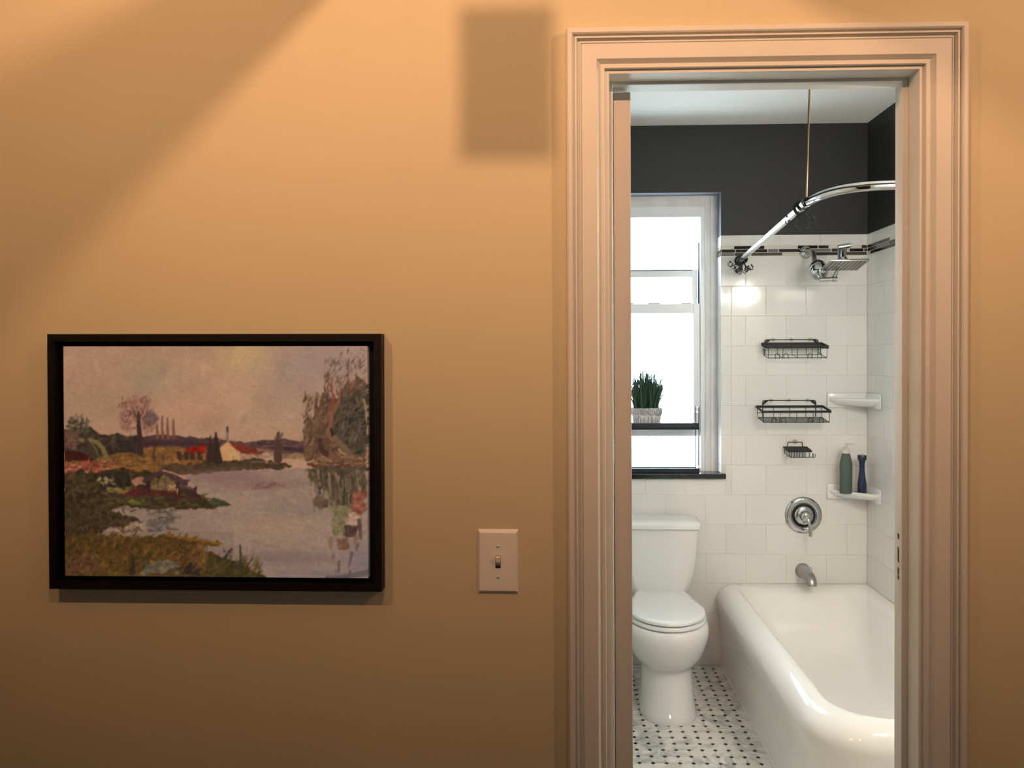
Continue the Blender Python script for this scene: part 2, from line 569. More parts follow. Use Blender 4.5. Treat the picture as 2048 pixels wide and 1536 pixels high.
# ------------------------------------------------------------------ door casing (trim_1), jamb, stop
def sweep_u(prof, x0, x1, zt, z0=0.0):
    """profile = [(offset outwards from the inner edge, y)], run up the left, over the head, down the right, mitred; three meshes"""
    out = []
    n = len(prof)
    L = [[(x0 - o, y, z0) for o, y in prof], [(x0 - o, y, zt + o) for o, y in prof]]
    H = [[(x0 - o, y, zt + o) for o, y in prof], [(x1 + o, y, zt + o) for o, y in prof]]
    Rr = [[(x1 + o, y, zt + o) for o, y in prof], [(x1 + o, y, z0) for o, y in prof]]
    return [MB().loft(a) for a in (L, H, Rr)]
casing_prof = [(0, 0), (0, -.0105), (.0012, -.0122), (.0070, -.0122), (.0080, -.0108), (.0090, -.0112), (.0130, -.0165), (.0160, -.0205),
               (.0440, -.0205), (.0448, -.0175), (.0456, -.0175), (.0464, -.0200), (.0480, -.0202), (.0488, -.0160), (.0522, -.0160), (.0530, -.0215), (.0545, -.0242), (.0575, -.0242),
               (.0588, -.0200), (.0606, -.0200), (.0614, -.0262), (.0640, -.0285), (.0705, -.0285), (.0738, -.0255), (.0745, -.0200), (.0750, 0)]
trim_1 = struct(tag(bpy.data.objects.new('trim_1', None), None))
COL.objects.link(trim_1)
CX0, CX1, CZ = .0978, .7065, 2.0815
for mbx in sweep_u(casing_prof, CX0, CX1, CZ):
    mbx.build('casing', M_trim, trim_1, smooth=True, auto=28)
jamb_prof = [(0, .001), (0, WT), (.012, WT), (.012, .001)]
JX0, JX1, JZ = .1065, .6985, 2.0745
jp = [(0, -.004), (0, WT), (.014, WT), (.014, -.004)]
for mbx in sweep_u(jp, JX0, JX1, JZ):
    mbx.build('door_jamb', M_trim, trim_1)
stop_prof = [(0, .046), (.0012, .0448), (.011, .0448), (.011, .062), (0, .062)]
SX0, SX1, SZ = .1172, .6872, 2.0690
for mbx in sweep_u(stop_prof, SX0, SX1, SZ):
    mbx.build('door_stop', M_trim, trim_1)
rc = random.Random(5)
for zc, hh in ((1.165, .006), (1.128, .016), (1.095, .008), (1.082, .004)):
    pts = [(.6862, .058, zc - hh), (.6862, .0625, zc - hh * .8), (.6862, .0625, zc + hh), (.6862, .057, zc + hh * .6)]
    mb = MB().loft([[(p[0], p[1], p[2]) for p in pts], [(p[0] + .003, p[1], p[2]) for p in pts]])
    mb.build('paint_chip', M_chip, trim_1)

# bathroom door, swung open into the room: we see its hinge edge
door_1 = struct(MB().box(0, .0352, 0, .60, 0, 2.053, bev=.0015).build('door_1', M_door))
door_1.location = (.1218, .070, .010)
door_1.rotation_euler = (0, -.0011, -.012)

# ------------------------------------------------------------------ window
win = struct(bpy.data.objects.new('window_1', None)); COL.objects.link(win)
cxw = (WX0 + WX1) / 2
def mir(x): return 2 * cxw - x
def frame_mb(xr_out, xr_in, zt_out, zt_in, y0, y1, zb_out, zb_in=None, bev=.002):
    mb = MB()
    mb.box(xr_in, xr_out, y0, y1, zb_out, zt_out, bev=bev)
    mb.box(mir(xr_out), mir(xr_in), y0, y1, zb_out, zt_out, bev=bev)
    mb.box(mir(xr_in), xr_in, y0, y1, zt_in, zt_out, bev=bev)
    if zb_in is not None:
        mb.box(mir(xr_in), xr_in, y0, y1, zb_out, zb_in, bev=bev)
    return mb
# reveal: slate paint above the tile line, tile below
mb = MB()
for x0, x1 in ((WX1 - .0015, WX1 + .004), (WX0 - .004, WX0 + .0015)):
    mb.box(x0, x1, YB + .002, 2.47, ZCAP, WZ1, 0)
mb.box(WX0, WX1, YB + .002, 2.47, WZ1 - .0015, WZ1 + .004, 0)
mb.build('reveal_paint', M_reveal, win)
zz = [WZ0 + .025] + [r for r in rows if r > WZ0 + .03][:-1] + [2.0137, 2.0632, ZCAP]
for a, c in zip(zz[:-1], zz[1:]):
    for x0, x1 in ((WX1 - .0025, WX1 + .003), (WX0 - .003, WX0 + .0025)):
        if c - a < .05 and a > 2.0:
            for k in range(3):
                MB().box(x0, x1, YB + .0005 + .002, 2.466, a + .0165 * k + .001, a + .0165 * (k + 1) - .001).build('mosaic_tile', (GY, BR, PA)[k], win)
        else:
            MB().box(x0, x1, YB + .0005, 2.466, a + .001, c - .001, bev=.0008).build('tile', M_tile, win)
mb = frame_mb(WX1, .779, WZ1, 2.296, 2.462, 2.60, WZ0 + .02)
mb.build('brick_mould', M_wood, win)
mb = frame_mb(.781, .754, 2.298, 2.274, 2.467, 2.60, WZ0 + .02)
mb.build('inner_stop', M_wood, win)
mb = frame_mb(.756, .7315, 2.276, 2.222, 2.476, 2.60, WZ0 + .02, .962)
mb.build('vinyl_frame', M_vinyl, win)
MB().box(.7250, .7318, 2.505, 2.52, 1.79, 2.10).box(.724, .7318, 2.52, 2.535, .97, 1.79).build('sash_track', M_track, win)
ls = frame_mb(.7308, .698, 1.7895, 1.7416, 2.488, 2.514, 1.1208, 1.168).build('lower_sash', M_vinyl, win)
MB().box(mir(.699), .699, 2.498, 2.503, 1.165, 1.745).build('pane', M_glass, ls)
MB().box(.47, .53, 2.486, 2.512, 1.789, 1.797, bev=.002).tube([(.492, 2.497, 1.795), (.492, 2.492, 1.806)], .004, 8).build('sash_lock', M_vinyl, ls)
MB().box(.64, .69, 2.486, 2.512, 1.789, 1.796, bev=.002).box(.33, .40, 2.486, 2.512, 1.789, 1.796, bev=.002).build('sash_catch', M_vinyl, ls)
us = frame_mb(.7235, .696, 1.9647, 1.9265, 2.518, 2.545, 1.318, 1.330).build('upper_sash', M_vinyl, win)
MB().box(mir(.697), .697, 2.528, 2.533, 1.327, 1.93).build('pane', M_glass, us)
MB().box(mir(.697), .697, 2.516, 2.519, 1.958, 1.962).build('finger_groove', M_track, us)
MB().box(.505, .572, 2.530, 2.55, 2.207, 2.224, bev=.002).box(.51, .567, 2.535, 2.555, 2.190, 2.204, bev=.002).build('balance_clip', M_vinyl, win)
MB().box(WX0 - .017, .8335, YB - .022, 2.47, WZ0, WZ0 + .0245, bev=.003).build('window_sill', M_granite, win)

# ------------------------------------------------------------------ black two-tier rack in the window
rack = empty('window_rack', 'black two-tier rack standing on the granite window sill', 'rack', (.48, 2.41, WZ0 + .0245))
def tray(z0, z1, yf, name):
    mb = MB()
    X0, X1, Y0, Y1 = -.225, .2235, -.030 + yf, .062
    mb.box(X0, X1, Y0, Y1, z0, z0 + .004)
    mb.box(X0, X1, Y0, Y0 + .004, z0, z1, bev=.001)
    mb.box(X0, X1, Y1 - .004, Y1, z0, z1 - .004)
    mb.box(X0, X0 + .004, Y0, Y1, z0, z1 - .002).box(X1 - .004, X1, Y0, Y1, z0, z1 - .002)
    return mb.build(name, M_rack, rack)
tray(.0, .024, 0, 'lower_shelf')
tray(.216, .247, 0, 'upper_shelf')
for x in (-.226, .2255):
    for y in (-.028, .060):
        MB().tube([(x, y, 0), (x, y, .328)], .0026, 8).build('post', M_rack, rack)
    MB().tube([(x, -.028, .300), (x, .060, .300)], .0018, 6).tube([(x, -.028, .324), (x, .060, .324)], .0018, 6).build('side_rail', M_rack, rack)

# ------------------------------------------------------------------ potted grass
pot = empty('potted_grass', 'artificial green grass in a whitewashed pot carved with spirals', 'plant', (.453, 2.420, WZ0 + .0245 + .2205))
hw, hd, hp = .0765, .040, .1
def sq(hx, hy, z, r=.012):
    return [(x, y, z) for x, y in rrect(-hx, hx, -hy, hy, (r,) * 4, 4)]
MB().loft([sq(.060, .032, 0), sq(.0615, .033, .004), sq(.071, .038, .066), sq(.0735, .0395, .070), sq(hw, hd, .074), sq(hw, hd, hp),
           sq(hw - .006, hd - .006, hp), sq(hw - .008, hd - .008, hp - .012)], True, True).build('pot_body', M_pot, pot, smooth=True, auto=35)
MB().loft([sq(hw - .009, hd - .009, hp - .012), sq(hw - .010, hd - .010, hp - .008)]).build('soil', M_soil, pot)
for k, x in enumerate((-.052, -.0155, .0195, .054)):
    ro = MB()
    r0 = .0185
    ro.lathe([(r0, 0), (r0, .006), (r0 - .004, .010), (.004, .011), (0, .011)], (x, -hd + .003, .083), (0, -1, 0), 20)
    rz = ro.build('rosette', M_pot, pot, smooth=True)
    pts = []
    for i in range(40):
        a = i / 39 * 2 * PI * 2.3 + k
        rr = .0165 * (1 - i / 39) + .002
        pts.append((x + rr * math.cos(a), -hd - .0072 - .0015 * (1 - rr / .02), .083 + rr * math.sin(a)))
    MB().tube(pts, .0013, 5).build('spiral_groove', M_groove, rz)
fl = MB()
rg = random.Random(11)
for x in np.linspace(-.052, .052, 13):
    ht = rg.uniform(.03, .056)
    xx = x + rg.uniform(-.002, .002)
    zt2 = .010 + ht
    yf = lambda z: -.0326 - .0062 * z / .07
    fl.loft([[(xx - .0013, yf(.008) + .003, .008), (xx + .0013, yf(.008) + .003, .008), (xx + .0013, yf(.008) - .0006, .008), (xx - .0013, yf(.008) - .0006, .008)],
             [(xx - .0013, yf(zt2) + .003, zt2), (xx + .0013, yf(zt2) + .003, zt2), (xx + .0013, yf(zt2) - .0006, zt2), (xx - .0013, yf(zt2) - .0006, zt2)]])
fl.build('flutes', M_groove, pot)
gr = MB()
for i in range(560):
    bx, by = rg.uniform(-.058, .058), rg.uniform(-.026, .026)
    H = rg.uniform(.12, .240) * (1 - .25 * abs(bx) / .06)
    lx = bx * rg.uniform(.25, .85) + rg.gauss(0, .012)
    ly = by * .5 + rg.gauss(0, .008)
    wd = rg.uniform(.0018, .0032)
    a = rg.uniform(0, PI)
    dx, dy = math.cos(a) * wd, math.sin(a) * wd
    seg = 5
    vs, fs = [], []
    for s_ in range(seg + 1):
        u = s_ / seg
        px, py, pz = bx + lx * u ** 1.6, by + ly * u ** 1.6, hp - .015 + (H + .015) * (u - .06 * u * u)
        k = 1 - .85 * u ** 2
        vs += [(px - dx * k, py - dy * k, pz), (px + dx * k, py + dy * k, pz)]
        if s_: fs.append((2 * s_ - 2, 2 * s_ - 1, 2 * s_ + 1, 2 * s_))
    gr.add(vs, fs)
tag(gr.build('grass_blades', M_blade, pot), kind='stuff')

# ------------------------------------------------------------------ bathtub
tub = tag(bpy.data.objects.new('bathtub', None), 'white enamelled corner bathtub with rounded front corner and solid apron', 'bathtub')
COL.objects.link(tub)
X1, Y1 = XR - .002, YB - .002
NA = 14
def ring(xl, yf, xr, yb, z, rfl, ro=.012, rbl=.03):
    return [(x, y, z) for x, y in rrect(xl, xr, yf, yb, (rfl, ro, ro, rbl), NA)]
rings = [ring(.812, .875, X1, Y1, 0, .15, rbl=.012),
         ring(.808, .872, X1, Y1, .15, .155, rbl=.012),
         ring(.802, .868, X1, Y1, .25, .165, rbl=.012),
         ring(0.7860, 0.8420, X1, Y1, 0.3270, 0.200, rbl=0.012),
         ring(0.7880, 0.8440, X1, Y1, 0.3445, 0.197, rbl=0.016),
         ring(0.7939, 0.8499, X1, Y1, 0.3612, 0.193, rbl=0.021),
         ring(0.8034, 0.8594, X1, Y1, 0.3761, 0.191, rbl=0.025),
         ring(0.8160, 0.8720, X1, Y1, 0.3885, 0.188, rbl=0.028),
         ring(0.8310, 0.8870, X1, Y1, 0.3977, 0.186, rbl=0.030),
         ring(0.8478, 0.9038, X1, Y1, 0.4033, 0.185, rbl=0.032),
         ring(0.8640, 0.9200, X1, Y1, 0.4050, 0.185, rbl=0.032),
         ring(.874, .916, X1 - .03, Y1 - .04, .4035, .182, .03, .05),
         ring(.884, .926, X1 - .05, Y1 - .07, .398, .18, .06, .08),
         ring(.892, .936, X1 - .062, Y1 - .09, .380, .18, .09, .11),
         ring(.912, 1.00, X1 - .085, Y1 - .15, .24, .18, .11, .13),
         ring(.935, 1.08, X1 - .105, Y1 - .22, .14, .18, .13, .15),
         ring(.970, 1.15, X1 - .140, Y1 - .30, .098, .16, .13, .14),
         ring(1.05, 1.25, X1 - .22, Y1 - .42, .085, .12, .1, .1)]
MB().loft(rings, True, True).build('tub_body', M_tub, tub, smooth=True, auto=60)
mb = MB()
base = [(x, y) for x, y in rrect(.812, X1, .875, Y1, (.15, .012, .012, .012), NA)][0:1] 
pts = [(.8105, Y1 - .01, .003)] + [(.8105, 1.05 + .1 * k, .003) for k in range(12, -1, -1)] + [(x - .0015, y - .0015, .003) for x, y in arc(.812 + .15, .875 + .15, .15, PI, 1.5 * PI, 8)] + [(1.5, .8735, .003)]
mb.tube(pts, .0042, 6).build('caulk_line', M_caulk, tub, smooth=True)

# ------------------------------------------------------------------ toilet (local: y=0 at back wall, -y towards us)
toi = empty('toilet', 'white two-piece toilet with closed lid beside the bathtub', 'toilet', (.497, YB - .012, 0), -.035)
def egg(hw, yb, yf, z, cy=None, n=40, pw=2.25):
    """egg outline: back at yb, front at yf (more negative)"""
    cy = cy if cy is not None else yf + hw * 1.25
    P = []
    for k in range(n):
        a = 2 * PI * k / n
        c_, s_ = math.cos(a), math.sin(a)
        e = 2 / pw
        x = hw * math.copysign(abs(c_) ** e, c_)
        L = (yb - cy) if s_ > 0 else (cy - yf)
        P.append((x, cy + L * math.copysign(abs(s_) ** e, s_), z))
    return P
RZ = .385
body = [egg(.120, -.08, -.640, 0, -.47, pw=2.6), egg(.121, -.08, -.642, .012, -.47, pw=2.6), egg(.1165, -.08, -.632, .03, -.46, pw=2.5),
        egg(.112, -.085, -.612, .09, -.44, pw=2.4), egg(.109, -.09, -.590, .15, -.43, pw=2.3), egg(.110, -.09, -.583, .185, -.42, pw=2.3),
        egg(.1125, -.09, -.586, .199, -.42, pw=2.25), egg(.120, -.09, -.594, .205, -.42, pw=2.2), egg(.139, -.09, -.614, .222, -.42, pw=2.15), egg(.158, -.09, -.636, .252, -.43, pw=2.1), egg(.171, -.09, -.650, .295, -.435, pw=2.1),
        egg(.179, -.09, -.662, .328, -.44, pw=2.1), egg(.180, -.09, -.664, .356, -.44, pw=2.1), egg(.174, -.09, -.658, .378, -.44, pw=2.1),
        egg(.168, -.095, -.652, RZ, -.44, pw=2.1)]
MB().loft(body, True, True).build('bowl', M_porc, toi, smooth=True, auto=50)
def lid_out(hw, yb, yf, z, bw):
    """seat outline: round front, straight tapering back of half width bw"""
    P = []
    cy = -.44
    for k in range(33):
        a = -PI * .06 + (PI * 1.12) * k / 32          # from right side round the front to left
        P.append((hw * math.cos(a), cy - (cy - yf) * math.sin(a), z))
    L = P[::-1]
    L = P + [(-bw - .012, yb - .03, z), (-bw, yb, z), (bw, yb, z), (bw + .012, yb - .03, z)]
    return L
MB().loft([lid_out(.164, -.185, -.644, RZ + .004, .110), lid_out(.170, -.182, -.651, RZ + .008, .112), lid_out(.170, -.182, -.651, RZ + .017, .112), lid_out(.166, -.184, -.647, RZ + .021, .110)]).build('seat', M_seat, toi, smooth=True, auto=50)
MB().loft([lid_out(.160, -.170, -.638, RZ + .0245, .106), lid_out(.1665, -.166, -.646, RZ + .029, .108), lid_out(.1665, -.166, -.646, RZ + .036, .108), lid_out(.162, -.168, -.640, RZ + .041, .106), lid_out(.14, -.18, -.61, RZ + .0435, .095), lid_out(.07, -.26, -.52, RZ + .0445, .05)]).build('lid', M_seat, toi, smooth=True, auto=50)
for x in (-.07, .07):
    MB().box(x - .02, x + .02, -.180, -.135, RZ, RZ + .034, bev=.005).build('seat_hinge', M_seat, toi, smooth=True)
MB().box(-.10, .10, -.22, -.05, .30, RZ + .012, bev=.02).build('bowl_shelf', M_porc, toi, smooth=True)
def tank_ring(hx, yf, z, r=.035):
    return [(x, y, z) for x, y in rrect(-hx, hx, yf, -.005, (r, r, .012, .012), 8)]
MB().loft([tank_ring(.10, -.145, .372), tank_ring(.125, -.16, .388), tank_ring(.142, -.168, .43), tank_ring(.160, -.176, .50), tank_ring(.173, -.182, .60), tank_ring(.179, -.186, .713)]).build('tank', M_porc, toi, smooth=True, auto=40)
MB().loft([tank_ring(.184, -.192, .7135), tank_ring(.190, -.199, .718), tank_ring(.191, -.200, .732), tank_ring(.188, -.197, .742), tank_ring(.178, -.188, .7465), tank_ring(.12, -.14, .7485)]).build('tank_lid', M_porc, toi, smooth=True, auto=50)
MB().lathe([(.011, 0), (.011, .01), (.006, .012), (.006, .02)], (-.165, -.186, .665), (0, -1, 0), 14).box(-.19, -.135, -.212, -.204, .659, .671, bev=.003).build('flush_handle', M_chrome, toi, smooth=True)
for x in (-.105, .105):
    MB().sphere((x, -.37, .022), .014, 12, 8, (1, 1, .8)).build('bolt_cap', M_porc, toi, smooth=True)

# ------------------------------------------------------------------ tub spout
sx, sz = 1.2095, .4715
sp = empty('tub_spout', 'short chrome tub spout with diverter knob above the bathtub', 'faucet', (sx, YB, sz))
MB().lathe([(.0365, 0), (.0365, .004), (.034, .009), (.031, .012)], (0, 0, 0), (0, -1, 0), 32).build('flange', M_satin, sp, smooth=True)
prof = [((0, 0), .030), ((.03, .000), .030), ((.07, -.001), .029), ((.105, -.005), .0275), ((.124, -.011), .026), ((.136, -.022), .0245), ((.139, -.034), .0235)]
rings = []
for i, ((d, dz), r) in enumerate(prof):
    a = (0, 0, 0, .25, .75, 1.25, 1.5)[i]
    rings.append([(r * math.cos(t), -d - r * math.sin(t) * math.sin(a), dz + r * math.sin(t) * math.cos(a)) for t in [2 * PI * k / 24 for k in range(24)]])
MB().loft(rings).build('spout', M_satin, sp, smooth=True)
MB().tube([(0, -.118, .018), (0, -.119, .036)], .0045, 10).sphere((0, -.119, .040), .0085, 14, 8, (1, 1, .8)).build('diverter_knob', M_chrome, sp, smooth=True)

# ------------------------------------------------------------------ shower valve
vx, vz = 1.213, .744
sv = empty('shower_valve', 'round chrome shower valve plate with lever handle on white tile', 'faucet', (vx, YB, vz))
MB().lathe([(.0905, 0), (.0905, .003), (.087, .008), (.078, .0115), (.066, .0125), (.061, .0105), (.0585, .006), (.057, .006)], (0, 0, 0), (0, -1, 0), 56).build('escutcheon', M_chrome, sv, smooth=True, auto=60)
MB().lathe([(.0575, 0), (.0575, .0065), (.047, .0075), (.0465, .006)], (0, 0, 0), (0, -1, 0), 48).build('dark_ring', M_black, sv, smooth=True)
MB().lathe([(.0465, 0), (.0465, .013), (.043, .0165), (.034, .019), (.026, .021), (.0255, .05), (.022, .058), (.012, .061), (0, .062)], (0, 0, 0), (0, -1, 0), 48).build('hub', M_chrome, sv, smooth=True, auto=50)
MB().tube([(.002, -.050, .004), (.006, -.062, -.012), (.010, -.068, -.040), (.0125, -.070, -.072), (.013, -.069, -.088)], [.009, .0085, .0072, .0078, .0088], 14).build('lever', M_chrome, sv, smooth=True)

# ------------------------------------------------------------------ shower head assembly
sh = empty('rain_shower', 'square chrome rain shower head on an adjustable arm with filter', 'shower head', (1.2237, YB, 2.028))
MB().lathe([(.0305, 0), (.0305, .004), (.028, .012), (.020, .020), (.012, .024), (.0115, .026)], (0, 0, 0), (0, -1, 0), 32).build('flange', M_chrome, sh, smooth=True, auto=60)
fc = Vector((-.003, -.200, -.106))          # filter centre
ax = Vector((.02, -.72, -.69)).normalized()
neck = fc - ax * .045
MB().tube([(0, -.01, 0), (.001, -.06, -.003), (.003, -.110, -.018), tuple(neck - ax * .02), tuple(neck)], .0115, 14).build('shower_arm', M_satin, sh, smooth=True)
MB().lathe([(.013, -.052), (.0145, -.046), (.024, -.042), (.034, -.034), (.039, -.022), (.0405, -.008), (.0405, -.006), (.0385, -.004), (.0385, .002), (.0405, .004), (.0405, .018), (.038, .030), (.030, .040), (.018, .045), (.015, .056), (.0145, .062)], fc, ax, 36).build('filter', M_chrome, sh, smooth=True, auto=40)
e0 = fc + ax * .060
e1 = Vector((.050, e0.y - .008, e0.z - .006))
MB().tube([tuple(e0 - ax * .004), tuple(e0 + Vector((0, -.004, -.008)))], .0125, 14).tube([tuple(e0 + Vector((-.012, -.006, -.008))), tuple(e1)], .0105, 16).tube([tuple(e1 + Vector((-.006, 0, 0))), tuple(e1 + Vector((.012, 0, 0)))], .0135, 16).build('elbow', M_chrome, sh, smooth=True)
PT = Vector((.069, -.330, -.0985))        # head plate centre
tp = PT + Vector((0, .000, .082))
MB().tube([tuple(e1 + Vector((-.002, 0, 0))), tuple(e1 + Vector((.022, -.012, .06))), tuple(tp + Vector((-.018, .012, -.004)))], .0078, 10).build('extension_bar', M_satin, sh, smooth=True)
MB().tube([tuple(tp + Vector((-.026, .004, -.003))), tuple(tp + Vector((.022, -.004, .004)))], .011, 16).tube([tuple(tp + Vector((.022, -.004, .004))), tuple(tp + Vector((.036, -.006, .006)))], .006, 10).build('swivel_joint', M_satin, sh, smooth=True)
MB().tube([tuple(tp), tuple(tp + Vector((-.004, 0, -.03))), tuple(PT + Vector((-.004, 0, .02)))], [.010, .012, .013], 16).sphere(tuple(PT + Vector((-.004, 0, .024))), .017, 16, 10).build('ball_joint', M_chrome, sh, smooth=True)
hd = MB()
hd.bbox(-.083, .083, -.083, .083, -.0045, .0045, .002)
ho = hd.build('head_plate', M_satin, sh, smooth=True)
ho.location = PT
ho.rotation_euler = (math.radians(-9), 0, math.radians(-3))
nz = MB()
for i in range(9):
    for j in range(9):
        x, y = -.068 + .017 * i, -.068 + .017 * j
        nz.lathe([(.0026, 0), (.0022, .0022), (0, .0024)], (x, y, -.0042), (0, 0, -1), 8)
tag(nz.build('nozzles', M_black, ho), kind='stuff')

# ------------------------------------------------------------------ L shaped shower curtain rod
ZR = 1.990
rod = empty('curtain_rod', 'L-shaped chrome shower curtain rod bending above the bathtub', 'curtain rod', (0, 0, 0))
st = [(.904, YB - .012, ZR), (.7655, .935, ZR)]
MB().tube(st, .0122, 20).build('straight_tube', M_chrome2, rod, smooth=True)
cv = []
P0, P1, P2, P3 = Vector((.7648, .925, ZR)), Vector((.758, .72, ZR)), Vector((.80, .648, ZR)), Vector((.95, .648, ZR))
for i in range(15):
    u = i / 14
    cv.append(tuple(P0 * (1 - u) ** 3 + P1 * 3 * u * (1 - u) ** 2 + P2 * 3 * u * u * (1 - u) + P3 * u ** 3))
cv += [(1.1, .649, ZR), (1.3, .652, ZR), (XR + .004, .655, ZR)]
MB().tube(cv, .0128, 20).build('curved_tube', M_chrome, rod, smooth=True)
d_ = Vector((.7655 - .904, .935 - YB, 0)).normalized()
MB().tube([tuple(Vector(st[1]) - d_ * .012), tuple(Vector(st[1]) + d_ * .055)], .0158, 20).sphere((.772, .892, ZR + .012), .006).build('joint_collar', M_chrome, rod, smooth=True)
MB().lathe([(.026, 0), (.026, .006), (.022, .014), (.016, .018), (.016, .03)], (.905, YB, ZR), (-.09, -1, 0), 24).build('wall_flange', M_black, rod, smooth=True)
MB().lathe([(.030, 0), (.030, .004), (.020, .012), (.016, .025)], (XR + G, .655, ZR), (-1, 0, 0), 24).build('end_flange', M_chrome, rod, smooth=True)
MB().tube([(.7615, .885, ZR + .015), (.7665, .870, 2.33), (.772, .858, ZC)], .0030, 8).build('ceiling_support', M_brass, rod, smooth=True)
MB().lathe([(.022, 0), (.022, .004), (.008, .012)], (.772, .858, ZC), (0, 0, -1), 16).build('ceiling_flange', M_brass, rod)

# ---- black wire curtain hooks pushed along the rod
def hook_mesh(seed):
    r = random.Random(seed)
    mb = MB()
    R_ = .0215
    mb.tube([(R_ * math.cos(a), 0, R_ * math.sin(a)) for a in [PI * (-.42) + 2 * PI * .92 * k / 20 for k in range(21)]], .0017, 6)
    for s_ in (-1, 1):
        tw = r.uniform(-.010, .010)
        pts = [(s_ * .006, 0, -.020), (s_ * .012, 0, -.038), (s_ * .016 + tw, 0, -.056), (s_ * .026 + tw, 0, -.060), (s_ * .033 + tw, 0, -.050), (s_ * .029 + tw, 0, -.038)]
        mb.tube(pts, .0016, 6).sphere(pts[-1], .0036, 8, 6)
    return mb
hm = []
for k in range(3):
    o = hook_mesh(k).build('curtain_hook', M_black, smooth=True)
    hm.append(o)
rh = random.Random(2)
spots = [(.014 + .0088 * k, rh.uniform(-.75, .45)) for k in range(9)]
yaw = math.atan2(-(st[1][0] - st[0][0]), (st[1][1] - st[0][1]))
n_used = 0
def put_hook(pt, roll, lab, grp):
    global n_used
    o = hm[n_used] if n_used < 3 else hm[n_used % 3].copy()
    if n_used >= 3: COL.objects.link(o)
    n_used += 1
    o.location = pt
    o.rotation_euler = (0, roll, yaw)
    tag(o, lab, 'hook', grp)
for s_, roll in spots:
    p = Vector(st[0]) + d_ * (.02 + s_)
    p.z -= .0045
    put_hook(p, roll, 'black wire curtain hook bunched at the wall end of the rod', 'curtain hooks at the wall end of the rod')
for s_, roll in ((.036, .3), (.046, -.25), (.056, .05), (.066, .5)):
    p = Vector(st[1]) - d_ * (s_ - .035)
    p.z -= .003
    put_hook(p, roll, 'black wire curtain hook hanging at the bend of the rod', 'curtain hooks at the bend of the rod')

